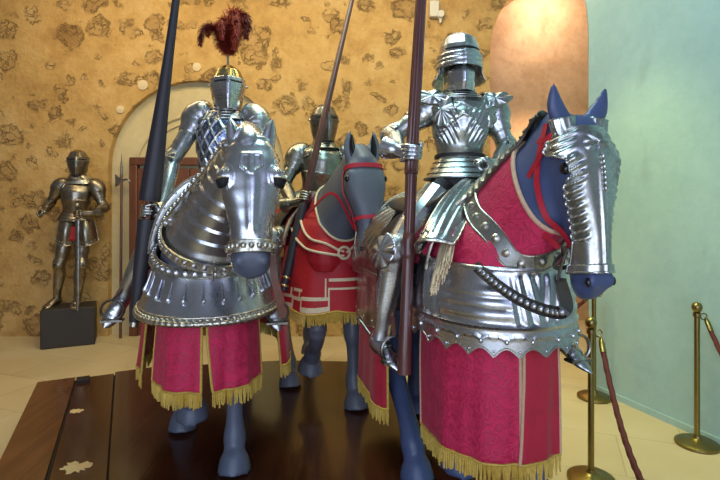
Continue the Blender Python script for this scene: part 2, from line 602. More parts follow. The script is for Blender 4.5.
# ------------------------------------------------------------------ room
YB = 6.5
b = MB(); b.prism([(-7, -4), (5.2, -4), (5.2, 8.6), (-7, 8.6)], -0.12, 0.0)
structure('floor', b, M['floor'])

# back wall with a blind arch on the left and a deep arch on the right
AX, AR, AS = -2.05, 1.10, 2.10       # blind arch: centre, radius, springing
BX, BR, BS = 2.73, 1.10, 3.55         # deep arch


def arch(cx, r, s, n=28):
    return [(cx - r, 0.0)] + [(cx - r * math.cos(PI * i / n), s + r * math.sin(PI * i / n)) for i in range(n + 1)] + [(cx + r, 0.0)]


def wall_with_arches(x0, x1, top, arches, y, th):
    """front face and reveals of a wall pierced by arches"""
    bm = bmesh.new()
    out = [(x0, 0.0)]
    for a_ in arches:
        out += a_
    out += [(x1, 0.0), (x1, top), (x0, top)]
    vs_ = [bm.verts.new((x, y, z)) for x, z in out]
    f = bm.faces.new(vs_)
    r_ = bmesh.ops.extrude_face_region(bm, geom=[f])
    for v in r_['geom']:
        if isinstance(v, bmesh.types.BMVert):
            v.co.y += th
    bmesh.ops.triangulate(bm, faces=[f_ for f_ in bm.faces if len(f_.verts) > 4])
    bmesh.ops.recalc_face_normals(bm, faces=bm.faces[:])
    me = bpy.data.meshes.new('wall'); bm.to_mesh(me); bm.free()
    return me


structure('wall_back', wall_with_arches(-7, 5.2, 5.6, [arch(AX, AR, AS), arch(BX, BR, BS)], YB, 0.55), M['stone'], ang=30)
b = MB(); b.prism([(-3.4, YB + 0.10), (-0.7, YB + 0.10), (-0.7, YB + 0.2), (-3.4, YB + 0.2)], 0, 3.4)
structure('wall_niche', b, M['niche'])
# mouldings of the blind arch
for i, (r_, y_, t_) in enumerate(((0.80, YB + 0.09, 0.020), (0.70, YB + 0.09, 0.013), (0.52, YB + 0.09, 0.02))):
    b = MB(); b.tube([(AX - r_ * math.cos(PI * k / 24), y_, AS - 0.05 + (0.92 * r_) * math.sin(PI * k / 24), t_) for k in range(25)],
                     up=(0, 1, 0), sub=1, n=8)
    structure('trim_%d' % (i + 1), b, M['niche'])
# deep arch: back wall with a ledge at the springing, barrel vault
b = MB(); b.prism([(1.4, 7.35), (5.0, 7.35), (5.0, 7.6), (1.4, 7.6)], 0, 3.66)
structure('wall_passage', b, M['vault'])
b = MB(); b.prism([(1.4, 7.385), (5.0, 7.385), (5.0, 7.6), (1.4, 7.6)], 3.66, 5.2)
structure('wall_passage_upper', b, M['vault'])
b = MB()
G = [[(BX - (BR + 0.04) * math.cos(PI * k / 24), y, BS + (BR + 0.04) * math.sin(PI * k / 24)) for k in range(25)] for y in (YB + 0.5, 7.43)]
b.grid(G)
structure('ceiling', b, M['vault'], solid=0.03)
# right wall, slightly turned; its far end is rounded away into an arch high up
RE, RD = A(2.085, 4.77), nrm(A(0.445, -1.17))
RN = A(-RD[1], RD[0])
prof = [(7.0, 0.0), (0.0, 0.0), (0.0, 3.2)] + [(-0.8 * (1 - math.cos(a_)), 3.2 + 1.1 * math.sin(a_)) for a_ in np.linspace(0.1, 1.5, 10)] + [(-0.8, 5.6), (7.0, 5.6)]
bm = bmesh.new()
f = bm.faces.new([bm.verts.new((*(RE + RD * s_), z)) for s_, z in prof])
r_ = bmesh.ops.extrude_face_region(bm, geom=[f])
for v in r_['geom']:
    if isinstance(v, bmesh.types.BMVert):
        v.co += Vector((RN[0] * 0.6, RN[1] * 0.6, 0))
bmesh.ops.recalc_face_normals(bm, faces=bm.faces[:])
me = bpy.data.meshes.new('wall'); bm.to_mesh(me); bm.free()
structure('wall_right', me, M['white_wall'], ang=30, bev=0.02)
c_ = RE + RD * 3.5 - RN * 0.008
b = MB(); b.box((*c_, 0.025), (3.48, 0.009, 0.025), ax=((*RD, 0), (*RN, 0), (0, 0, 1)))
structure('baseboard_right', b, M['white_wall'])

# door in the blind arch
d = thing('plank_door', 'red brown wooden door in the blind arch behind the left mounted knight', 'door', (-2.25, YB + 0.06, 0))
b = MB()
for k in range(5):
    b.box((-0.44 + k * 0.22, 0.0, 1.05), (0.104, 0.025, 1.05))
b.box((0, 0.015, 1.05), (0.54, 0.012, 1.04))
obj('door_leaf', b, M['doorwood'], d, bev=0.006)
b = MB()
for sx_ in (-1, 1):
    b.box((sx_ * 0.59, -0.01, 1.07), (0.05, 0.05, 1.07))
b.box((0, -0.01, 2.19), (0.64, 0.05, 0.05))
obj('door_frame', b, M['doorwood'], d, bev=0.01)
b = MB()
for z in (0.45, 1.75):
    b.box((0, -0.03, z), (0.50, 0.008, 0.03))
obj('hinge_strap', b, M['black_leather'], d)

# round plaster plugs on the back wall
for k, (px, py, r_, lb) in enumerate(((143, 85, 0.065, 'round pale plaster plug, upper one left of the tall dark lance'),
                                      (120.5, 109.5, 0.05, 'round pale plaster plug, lower one left of the tall dark lance'),
                                      (197, 67, 0.055, 'round pale plaster plug just right of the tall dark lance'))):
    p = P(px, py, YB)
    b = MB()
    b.tube([(p[0], YB + 0.01, p[2], r_), (p[0], YB - 0.012, p[2], r_ * 0.97), (p[0], YB - 0.02, p[2], r_ * 0.7),
            (p[0], YB - 0.012, p[2], r_ * 0.45)], up=(0, 0, 1), sub=1, n=20)
    tag(obj('wall_plug', b, M['disc']), lb, 'wall plug', 'round plugs in the back wall')

# alarm box with sensor
p = P(434, 13, YB)
s_ = thing('alarm_sensor', 'small grey junction box with round sensor high on the stone wall', 'sensor', (p[0], YB, p[2]))
b = MB(); b.box((-0.005, -0.04, 0.03), (0.06, 0.04, 0.10)); obj('housing', b, M['plastic'], s_, bev=0.012)
b = MB(); b.tube([(0.075, -0.0, -0.035, 0.05), (0.075, -0.07, -0.035, 0.052), (0.075, -0.09, -0.035, 0.04)], up=(0, 0, 1), sub=1, n=18)
b.tube([(0.075, -0.05, -0.09, 0.02), (0.075, -0.05, -0.14, 0.016)], up=(0, 1, 0), sub=1, n=12)
obj('sensor_head', b, M['plastic'], s_)
b = MB(); b.tube([(0.01, -0.012, 0.12, 0.009), (0.008, -0.012, 0.6, 0.009), (0.0, -0.012, 1.6, 0.009)], up=(0, 1, 0), sub=2, n=8)
obj('cable', b, M['plastic'], s_)

# ------------------------------------------------------------------ platform
pl = thing('display_platform', 'dark varnished wooden platform with a raised border under the three horses', 'platform', (0, 0, 0))
pa, pm, pn, pb = A(-2.61, 4.21), A(-1.85, 4.58), A(-0.70, 4.78), A(-0.03, 4.74)
e2 = A(0.46, -0.888)
pc, pd = pb + e2 * 4.2, pa + A(0.41, -0.912) * 3.5
outer = [pa, pd, pc, pb, pn, pm]


def inset(poly, d):
    n = len(poly); out = []
    c = sum(poly) / n
    for i in range(n):
        p0, p1, p2 = poly[i - 1], poly[i], poly[(i + 1) % n]
        n1 = nrm(A(-(p1 - p0)[1], (p1 - p0)[0])); n2 = nrm(A(-(p2 - p1)[1], (p2 - p1)[0]))
        if np.dot(c - p1, n1) < 0: n1 = -n1
        if np.dot(c - p1, n2) < 0: n2 = -n2
        m_v = n1 + n2
        out.append(p1 + m_v * (d / (1 + np.dot(n1, n2))))
    return out


def ring(b, o_, i_, z0, z1):
    G = [[(*p, z0) for p in o_], [(*p, z1) for p in o_], [(*p, z1) for p in i_], [(*p, z0) for p in i_]]
    b.grid(G, cu=True, cv=True)


def sideinset(poly, dl, dback):
    """strips only along the two long sides and the back"""
    return inset(poly, dl)


b = MB(); b.prism(outer, 0.0, PZ - 0.03)
obj('plinth_box', b, M['rim'], pl)
in1 = inset(outer, 0.26)
b = MB()
left = [pa, pd, pd + nrm(pc - pd) * 0.27, pa + nrm(pm - pa) * 0.27]
G = [[(*left[0], PZ - 0.03), (*left[1], PZ - 0.03)], [(*left[0], PZ), (*left[1], PZ)], [(*left[3], PZ), (*left[2], PZ)],
     [(*left[3], PZ - 0.03), (*left[2], PZ - 0.03)]]
b.grid(G, cu=True)
obj('border_board', b, M['rim'], pl)
ux = nrm(pm - pa)
s0, s1 = pa + ux * 0.277, pa + ux * 0.56
t0, t1 = pd + ux * 0.277, pd + ux * 0.56
b = MB(); b.prism([s0 - ux * 0.03, t0 - ux * 0.03, t1 + ux * 0.03, s1 + ux * 0.03], PZ - 0.034, PZ - 0.028); obj('gap', b, M['groove'], pl)
b = MB(); b.prism([s0, t0, t1, s1], PZ - 0.03, PZ - 0.012); obj('channel_board', b, M['deck'], pl, bev=0.004)
b = MB(); b.box((*(s0 + ux * 0.05 + e2 * 0.10), PZ - 0.004), (0.05, 0.05, 0.02), ax=((*ux, 0), (*e2, 0), (0, 0, 1))); obj('corner_block', b, M['groove'], pl, bev=0.006)
d0, d1 = pa + ux * 0.568, pd + ux * 0.568
b = MB(); b.prism([d0, d1, pc, pb, pn, pm], PZ - 0.03, PZ); obj('deck', b, M['deck'], pl, bev=0.005)


def blob(c, rx, ry, z, n=26, seed=1, jag=0.35):
    r_ = random.Random(seed)
    pts = []
    for k in range(n):
        a_ = 2 * PI * k / n
        q = 1 + jag * (r_.random() - 0.5) * 2
        pts.append((c[0] + rx * q * math.cos(a_), c[1] + ry * q * math.sin(a_)))
    b_ = MB(); b_.prism(pts, z - 0.002, z + 0.002)
    return b_


def onplane(px, py, z):
    d_ = (CH - z) * F / (py - HZ)
    return P(px, py, d_)


c = onplane(77, 411, PZ - 0.012); obj('scuff_mark', blob(c, 0.045, 0.035, PZ - 0.012, seed=3, jag=0.35), M['chip'], pl)
c = onplane(75, 467.5, PZ - 0.012); obj('scuff_mark', blob(c, 0.075, 0.055, PZ - 0.012, seed=5, jag=0.38), M['chip'], pl)
c = onplane(132, 372.0, PZ)

# ------------------------------------------------------------------ stanchions and ropes
def stanchion(x, y, label):
    t = thing('rope_stanchion', label, 'stanchion', (x, y, 0), 0, 'brass rope stanchions')
    b = MB(); b.lathe([(0.0, 0.0), (0.135, 0.0), (0.14, 0.006), (0.138, 0.020), (0.115, 0.032), (0.05, 0.036), (0.03, 0.05), (0.026, 0.07)], n=32)
    obj('base', b, M['brass'], t)
    b = MB(); b.lathe([(0.0185, 0.05), (0.0185, 0.895), (0.026, 0.90), (0.026, 0.925), (0.018, 0.93)], n=18)
    obj('post', b, M['brass'], t)
    b = MB(); b.lathe([(0.0, 0.925), (0.018, 0.93), (0.030, 0.945), (0.035, 0.965), (0.030, 0.985), (0.018, 0.997), (0, 1.0)], n=18)
    obj('ball_finial', b, M['brass'], t)
    b = MB()
    b.tube([(0.025 + 0.022 + 0.022 * math.cos(a_), 0, 0.90 + 0.022 * math.sin(a_), 0.0045) for a_ in np.linspace(0, 2 * PI, 14)], up=(0, 1, 0), sub=1, n=8)
    obj('hook_ring', b, M['brass'], t)
    return A(x, y, 0.89)


def rope(p0, p1, sag, label, r=0.0155, cut=1.0):
    keys = []
    for k in range(50):
        t = k / 49 * cut
        p = p0 + (p1 - p0) * t
        keys.append((p[0], p[1], p[2] - sag * 4 * t * (1 - t), r))
    t_ = thing('barrier_rope', label, 'rope', tuple(p0), 0, 'red barrier ropes', world=True)
    b = MB(); b.tube(keys[2:-2], up=(0.13, 0.1, 1), sub=3, n=12, mod=lambda u, th: 1 + 0.10 * math.cos(3 * th + u * 130))
    obj('twisted_rope', b, M['rope'], t_)
    for a_, c_ in ((keys[0], keys[2]), (keys[-3], keys[-1])):
        b = MB(); b.tube([(*a_[:3], r * 0.6), (*lerp(A(*a_[:3]), A(*c_[:3]), 0.35), r * 1.15), (*c_[:3], r * 1.15)], up=(0.13, 0.1, 1), sub=1, n=12)
        obj('end_cap', b, M['brass'], t_)


S1 = onplane(591, 480, 0); S2 = onplane(697, 445, 0); S3 = onplane(594, 398, 0)
h1 = stanchion(S1[0], S1[1], 'slim brass stanchion closest to the red caparisoned horse')
h2 = stanchion(S2[0], S2[1], 'slim brass stanchion nearest the right edge, beside the pale green wall')
h3 = stanchion(S3[0], S3[1], 'slim brass stanchion farthest back, partly behind the red caparisoned horse\'s muzzle')
rope(h1 + A(0.06, 0, -0.02), A(1.06, 1.4, 0.89), 0.45, 'dark red rope sloping down from the stanchion beside the red caparisoned horse')
rope(h2 + A(0.06, 0, 0), A(2.35, 2.1, 0.86), 0.5, 'dark red rope leaving the picture from the stanchion at the right edge')
rope(h3 + A(-0.03, 0, 0), A(1.05, 5.3, 0.88), 0.35, 'dark red rope hanging behind the red caparisoned horse')

# ------------------------------------------------------------------ halberd leaning in the blind arch
p0, p1 = P(120.5, 326, 6.42), P(121.5, 153, 6.50)
hb = thing('halberd', 'halberd with dark red shaft leaning against the wall by the blind arch', 'halberd', tuple(A(p0[0], p0[1], 0)), world=True)
p0[2] = 0.0
tp = P(121.5, 176, 6.5)
b = MB(); b.tube([(*p0, 0.017), (*lerp(p0, tp, 0.5), 0.017), (*tp, 0.014)], up=(0, 1, 0), sub=1, n=10); obj('shaft', b, M['lance_red'], hb)
b = MB(); b.tube([(*tp, 0.016), (*P(121.5, 168, 6.5), 0.014), (*p1, 0.002)], up=(0, 1, 0), sub=1, n=6)
obj('spike', b, M['steel_dark'], hb)
b = MB()
bl = [(-1, 2), (-4, 5), (-6.5, 6), (-6, 0), (-6.5, -7), (-3, -4), (0, -3)]
q = [P(121.5 + x, 181 + y, 6.49) for x, y in bl]
n_ = len(q); base = len(b.v)
b.v += [list(v + A(0, -0.004, 0)) for v in q] + [list(v + A(0, 0.004, 0)) for v in q]
b.f += [tuple(range(n_)), tuple(range(2 * n_ - 1, n_ - 1, -1))] + [(i, (i + 1) % n_, n_ + (i + 1) % n_, n_ + i) for i in range(n_)]
b.m += [0] * (n_ + 2)
obj('axe_blade', b, M['steel_dark'], hb)
b = MB(); b.tube([(*P(122, 181, 6.49), 0.014, 0.006), (*P(127, 179, 6.49), 0.012, 0.005), (*P(131, 183, 6.49), 0.002, 0.002)], up=(0, 1, 0), sub=3, n=8)
obj('back_hook', b, M['steel_dark'], hb)

# ------------------------------------------------------------------ plinth of the standing armour
c0 = A((61 - 360) * 6.02 / F, 6.2, 0)
tag(obj('square_plinth', MB().box((c0[0], 6.2, 0.225), (0.28, 0.19, 0.225), ax=((math.cos(0.42), math.sin(0.42), 0), (-math.sin(0.42), math.cos(0.42), 0), (0, 0, 1))), M['plinth'], bev=0.012),
    'dark square plinth under the standing suit of armour', 'plinth')
# ------------------------------------------------------------------ horses (local axes: x forward, y to the horse's left, z up from the platform)
HEADK = [  # u, half width, front, back (down the face from the poll)
    (-0.05, 0.030, 0.000, -0.060),
    (-0.02, 0.062, 0.028, -0.110),
    (0.04, 0.084, 0.046, -0.150),
    (0.12, 0.100, 0.058, -0.180),
    (0.18, 0.104, 0.060, -0.205),
    (0.26, 0.094, 0.056, -0.205),
    (0.34, 0.076, 0.050, -0.160),
    (0.42, 0.062, 0.044, -0.115),
    (0.50, 0.058, 0.038, -0.100),
    (0.57, 0.064, 0.032, -0.108),
    (0.62, 0.061, 0.012, -0.104),
    (0.645, 0.046, -0.012, -0.085),
    (0.655, 0.024, -0.035, -0.060)]


class Horse:
    def __init__(s, name, label, O, head_deg, poll, yaw, pitch, mat, hw=(1.2, 1.2), splay=0.0, ear=1.0):
        s.hw = hw; s.splay = splay; s.ear = ear
        a = math.radians(head_deg)
        s.t = thing(name, label, 'horse', (O[0], O[1], PZ), a - PI / 2)
        s.O, s.a = O, a
        s.mat = mat
        s.poll = A(*poll)
        yw = math.radians(yaw); p = math.radians(pitch)
        hf = A(math.cos(yw), math.sin(yw), 0)
        s.lat = A(-math.sin(yw), math.cos(yw), 0)
        s.ud = hf * math.sin(p) - A(0, 0, 1) * math.cos(p)
        s.vn = hf * math.cos(p) + A(0, 0, 1) * math.sin(p)
        pb = s.H(0.10, 0, -0.10)
        y1 = pb[1]
        s.NK = [(-0.10, 0.0, 1.10, 0.20, 0.36), (0.05, 0.03 * y1, 1.27, 0.185, 0.30), (0.20, 0.25 * y1, 1.44, 0.135, 0.235),
                (0.34, 0.62 * y1, 1.60, 0.105, 0.185), (lerp(0.36, pb[0], 0.75), 0.90 * y1, 1.715, 0.092, 0.150), (pb[0] + 0.01, pb[1], pb[2] + 0.03, 0.080, 0.12)]
        s.NC = cr(np.array(s.NK), 12)
        s.body_mesh = None

    def W(s, p):
        """world point -> local"""
        q = np.asarray(p, float) - A(s.O[0], s.O[1], PZ)
        r = s.a - PI / 2
        return A(q[0] * math.cos(r) + q[1] * math.sin(r), -q[0] * math.sin(r) + q[1] * math.cos(r), q[2])

    def world(s, p):
        r = s.a - PI / 2
        return A(s.O[0] + p[0] * math.cos(r) - p[1] * math.sin(r), s.O[1] + p[0] * math.sin(r) + p[1] * math.cos(r), p[2] + PZ)

    def H(s, u, y, v):
        return s.poll + s.ud * u + s.lat * y + s.vn * v

    def hring(s, u, th, off=0.0, e=0.85):
        w, f, b = interp(HEADK, u)
        w *= lerp(s.hw[0], s.hw[1], sstep(0.12, 0.45, u))
        mid = f - 0.075 if f - b > 0.12 else (f + b) / 2
        c = math.cos(th)
        v = mid + (f + off - mid) * spow(c, e) if c > 0 else mid + (b - off - mid) * -spow(c, e)
        return s.H(u, (w + off) * spow(math.sin(th), e), v)

    def nring(s, u, th, off=0.0, k=1.0):
        """neck surface, u 0..1, th=0 throat side, th=pi crest"""
        C = s.NC
        x = u * (len(C) - 1)
        i = int(min(len(C) - 2, max(0, math.floor(x))))
        f = x - i
        c = C[i] + (C[i + 1] - C[i]) * f
        t = nrm(C[min(i + 2, len(C) - 1), :3] - C[max(i - 1, 0), :3])
        side = nrm(A(0, 1, 0) - t * t[1])
        no = np.cross(side, t)
        return c[:3] + side * (c[3] + off) * k * spow(math.sin(th), 0.9) + no * (c[4] + off) * k * spow(math.cos(th), 0.95)

    def body(s, ears=True, voxel=0.0125):
        b = MB()
        # trunk
        T = [(0.315, 1.12, 0.06, 0.05), (0.30, 1.12, 0.13, 0.11), (0.24, 1.12, 0.22, 0.20), (0.08, 1.14, 0.295, 0.255), (-0.15, 1.13, 0.315, 0.285),
             (-0.5, 1.10, 0.325, 0.315), (-0.85, 1.13, 0.315, 0.315), (-1.08, 1.18, 0.29, 0.30), (-1.26, 1.18, 0.22, 0.22), (-1.36, 1.16, 0.12, 0.12), (-1.39, 1.15, 0.04, 0.04)]
        b.tube([(x, 0, z, w, h) for x, z, h, w in T][::-1], up=(0, 0, 1), sub=5, n=28, e=0.92)
        # pectorals and haunches
        for sy in (-1, 1):
            b.ball((0.20, 0.10 * sy, 1.08), (0.14, 0.12, 0.17), 14, 10)
            b.ball((-1.02, 0.17 * sy, 1.05), (0.27, 0.15, 0.30), 16, 10)
            b.ball((0.06, 0.16 * sy, 1.10), (0.17, 0.11, 0.24), 16, 10)
        # neck
        G = [[s.nring(u, th) for th in np.linspace(0, 2 * PI, 25)[:-1]] for u in np.linspace(0, 1, 24)]
        b.grid(G, cv=True, cap=True)
        # head
        G = [[s.hring(u, th) for th in np.linspace(0, 2 * PI, 29)[:-1]] for u in np.linspace(-0.05, 0.66, 34)]
        b.grid(G, cv=True, cap=True)
        for sy in (-1, 1):
            b.ball(s.H(0.27, 0.052 * sy * s.hw[0], -0.135), (0.075, 0.10, 0.034), 14, 9, ax=(s.vn, s.ud, s.lat))    # jowl
            b.ball(s.H(0.115, 0.078 * sy * s.hw[0], 0.008), (0.034, 0.045, 0.024), 10, 7, ax=(s.vn, s.ud, s.lat))     # brow
            b.ball(s.H(0.585, 0.040 * sy * s.hw[1], 0.010), (0.026, 0.036, 0.024), 10, 7, ax=(s.vn, s.ud, s.lat))     # nostril wing
            if ears:
                b.tube([(*s.H(0.03, 0.066 * sy, -0.035), 0.036, 0.032), (*s.H(-0.04 * s.ear, 0.080 * sy, -0.03), 0.045, 0.030),
                        (*s.H(-0.10 * s.ear, (0.088 + 0.5 * s.splay) * sy, -0.02), 0.041, 0.024), (*s.H(-0.16 * s.ear, (0.086 + 0.85 * s.splay) * sy, -0.005), 0.024, 0.014), (*s.H(-0.20 * s.ear, (0.080 + 1.1 * s.splay) * sy, 0.005), 0.006, 0.006)],
                       up=s.vn, sub=4, n=14)
        b.ball(s.H(0.625, 0, -0.075), (0.045, 0.04, 0.036), 12, 8, ax=(s.vn, s.ud, s.lat))   # chin

        def leg(k):
            b.tube([(x, y, z, r1 * q, r2 * q) for x, y, z, r1, r2 in k for q in [1 + 0.48 * (1 - sstep(0.45, 0.95, z)) - 0.12 * (1 - sstep(0.02, 0.16, z))]], up=(1, 0, 0.05), sub=5, n=18)
        # left fore, planted forward
        leg([(0.05, 0.15, 1.12, 0.10, 0.13), (0.04, 0.15, 0.88, 0.075, 0.095), (0.09, 0.145, 0.66, 0.055, 0.062), (0.125, 0.14, 0.50, 0.047, 0.052), (0.13, 0.14, 0.42, 0.034, 0.038),
             (0.14, 0.14, 0.28, 0.031, 0.034), (0.145, 0.14, 0.17, 0.042, 0.046), (0.17, 0.14, 0.105, 0.040, 0.043), (0.185, 0.14, 0.075, 0.055, 0.060), (0.20, 0.14, 0.0, 0.068, 0.080)])
        # right fore, lifted
        leg([(0.05, -0.15, 1.12, 0.10, 0.13), (0.06, -0.15, 0.88, 0.075, 0.095), (0.17, -0.15, 0.70, 0.056, 0.062), (0.215, -0.15, 0.565, 0.049, 0.052)])
        b.ball((0.215, -0.15, 0.56), (0.055, 0.05, 0.06))
        leg([(0.215, -0.15, 0.57, 0.044, 0.046), (0.13, -0.135, 0.47, 0.036, 0.036), (0.03, -0.12, 0.40, 0.033, 0.034), (-0.045, -0.115, 0.345, 0.044, 0.046),
             (-0.085, -0.115, 0.295, 0.040, 0.042), (-0.10, -0.115, 0.265, 0.056, 0.056), (-0.115, -0.115, 0.195, 0.068, 0.076)])
        # right hind, stepping well under
        leg([(-0.98, -0.17, 1.05, 0.12, 0.22), (-0.86, -0.18, 0.86, 0.10, 0.15), (-0.78, -0.19, 0.72, 0.072, 0.095), (-0.80, -0.20, 0.58, 0.052, 0.062), (-0.78, -0.20, 0.50, 0.046, 0.056),
             (-0.62, -0.205, 0.36, 0.036, 0.040), (-0.50, -0.21, 0.25, 0.036, 0.038), (-0.445, -0.21, 0.17, 0.045, 0.048), (-0.415, -0.21, 0.10, 0.042, 0.044), (-0.40, -0.21, 0.075, 0.055, 0.06), (-0.38, -0.21, 0.0, 0.068, 0.078)])
        # left hind, trailing
        leg([(-1.06, 0.17, 1.05, 0.12, 0.22), (-1.02, 0.17, 0.86, 0.10, 0.15), (-1.06, 0.165, 0.72, 0.07, 0.09), (-1.20, 0.16, 0.55, 0.048, 0.06), (-1.24, 0.16, 0.48, 0.044, 0.054),
             (-1.23, 0.16, 0.32, 0.034, 0.038), (-1.22, 0.16, 0.17, 0.043, 0.046), (-1.20, 0.16, 0.10, 0.040, 0.043), (-1.19, 0.16, 0.075, 0.055, 0.06), (-1.17, 0.16, 0.0, 0.068, 0.078)])
        # tail
        b.tube([(-1.36, 0, 1.28, 0.04), (-1.44, 0, 1.18, 0.055), (-1.48, 0, 0.9, 0.07), (-1.46, 0, 0.6, 0.05), (-1.43, 0, 0.45, 0.015)], up=(1, 0, 0), sub=5, n=14)
        s.body_mesh = baked(b, voxel, 5, 0.5)
        me = s.body_mesh.copy()
        s.body_o = obj('body', me, s.mat, s.t, ang=180)
        return s

    def eyes(s, eu=0.138):
        for sy in (-1, 1):
            b = MB(); b.ball(s.H(eu, 0.094 * sy * s.hw[0], 0.005), (0.022, 0.024, 0.020), 14, 10, ax=(s.vn, s.ud, s.lat))
            obj('eye', b, M['eye'], s.t)
            b = MB(); b.ball(s.H(0.590, 0.060 * sy * s.hw[1], 0.012), (0.012, 0.019, 0.010), 10, 8, ax=(s.vn, s.ud, s.lat))
            obj('nostril', b, M['eye'], s.t)

    def shod(s):
        pass


def plan(th, af, ab, b_, cx, e=0.85):
    c = math.cos(th)
    return A(cx + (af if c > 0 else ab) * spow(c, e), b_ * spow(math.sin(th), e), 0)


def skirt(levels, th0, th1, n=40, wave=0.0, wn=9, nz=14, phase=0.0, zf=None):
    """levels: (t, z, af, ab, b, cx), t 0..1; waves grow downward; zf(th) shifts the lower edge"""
    G = []
    for i in range(nz):
        t = i / (nz - 1)
        z, af, ab, b_, cx = interp(levels, t)
        row = []
        for th in np.linspace(th0, th1, n):
            p = plan(th, af, ab, b_, cx)
            r = nrm(A(p[0] - cx, p[1], 0))
            p = p + r * wave * t * (math.sin(wn * th + phase) + 0.4 * math.sin(2.3 * wn * th + 1.0 + 2 * t + phase))
            p[2] = z + (zf(th) * t if zf else 0)
            row.append(p)
        G.append(row)
    return np.array(G)


def arc_resample(C, step):
    C = np.asarray(C, float)
    d = np.concatenate([[0], np.cumsum(np.linalg.norm(np.diff(C, axis=0), axis=1))])
    n = max(2, int(d[-1] / step))
    t = np.linspace(0, d[-1], n)
    return np.stack([np.interp(t, d, C[:, k]) for k in range(3)], 1)


def fringe(curve, length=0.075, step=0.0085, thick=0.0050, seed=3):
    """hanging strands with a braid heading"""
    r_ = random.Random(seed)
    C = arc_resample(curve, step)
    b = MB()
    n = len(C)
    for i in range(n):
        t = nrm(C[min(i + 1, n - 1)] - C[max(i - 1, 0)])
        out = nrm(np.cross(t, A(0, 0, 1)))
        L = length * (0.85 + 0.3 * r_.random())
        dx = t * 0.010 * (r_.random() - 0.5) * 2 + out * 0.010 * (r_.random() - 0.5)
        G = []
        for q, k in ((0.0, 0.8), (0.35, 1.15), (1.0, 0.9)):
            c = C[i] + A(0, 0, -L * q) + dx * q
            w_ = thick * k
            G.append([c + t * w_, c + out * w_, c - t * w_, c - out * w_])
        b.grid(G, cv=True, cap=True)
    b.tube([(*c, 0.009, 0.006) for c in arc_resample(curve, 0.02)], up=(0.01, 0.02, 1), sub=1, n=8, mod=lambda u, th: 1.0)
    return b


def band(curve, half, up, thick=0.004, mod=None, sub=1):
    """flat ribbon along a curve; up = direction(s) that is the ribbon's thickness normal"""
    C = np.asarray(curve, float)
    n = len(C)
    G = []
    for i in range(n):
        t = nrm(C[min(i + 1, n - 1)] - C[max(i - 1, 0)])
        u_ = up[i] if np.ndim(up) == 2 else np.asarray(up, float)
        nn = nrm(u_ - t * np.dot(u_, t))
        s_ = np.cross(t, nn)
        h = half if np.isscalar(half) else half[i]
        G.append([C[i] + s_ * h + nn * thick, C[i] + s_ * h - nn * thick, C[i] - s_ * h - nn * thick, C[i] - s_ * h + nn * thick])
    b = MB(); b.grid(G, cv=True, cap=True)
    return b


def piping(curve, r, step=0.02):
    b = MB(); b.tube([(*c, r) for c in arc_resample(curve, step)], up=(0.13, 0.21, 1), sub=1, n=8)
    return b
from mathutils.bvhtree import BVHTree


def bvh_of(me):
    return BVHTree.FromPolygons([v.co[:] for v in me.vertices], [tuple(p.vertices) for p in me.polygons])


def drape(hs, pts, off, step=0.02):
    """lays a path on the horse's body"""
    if not hasattr(hs, 'bvh'):
        hs.bvh = bvh_of(hs.body_mesh)
    C = arc_resample(cr(np.array([list(p) for p in pts], float), 8), step)
    out, ns = [], []
    for c in C:
        q, n, _, _ = hs.bvh.find_nearest(Vector(c))
        out.append(A(*q) + A(*n) * off); ns.append(A(*n))
    out = np.array(out); ns = np.array(ns)
    for _ in range(3):
        out[1:-1] = (out[:-2] + 2 * out[1:-1] + out[2:]) / 4
        ns[1:-1] = (ns[:-2] + 2 * ns[1:-1] + ns[2:]) / 4
    return out, ns


def studs(C, ns, every, r, off, mb=None):
    mb = mb or MB()
    D = np.concatenate([[0], np.cumsum(np.linalg.norm(np.diff(C, axis=0), axis=1))])
    s_ = every / 2
    while s_ < D[-1]:
        p = A(*[np.interp(s_, D, C[:, k]) for k in range(3)])
        n_ = nrm(A(*[np.interp(s_, D, ns[:, k]) for k in range(3)]))
        a_ = nrm(np.cross(n_, A(0.1, 0.3, 1)))
        mb.ball(p + n_ * off, (r, r, r * 0.6), 10, 6, ax=(a_, np.cross(n_, a_), n_))
        s_ += every
    return mb


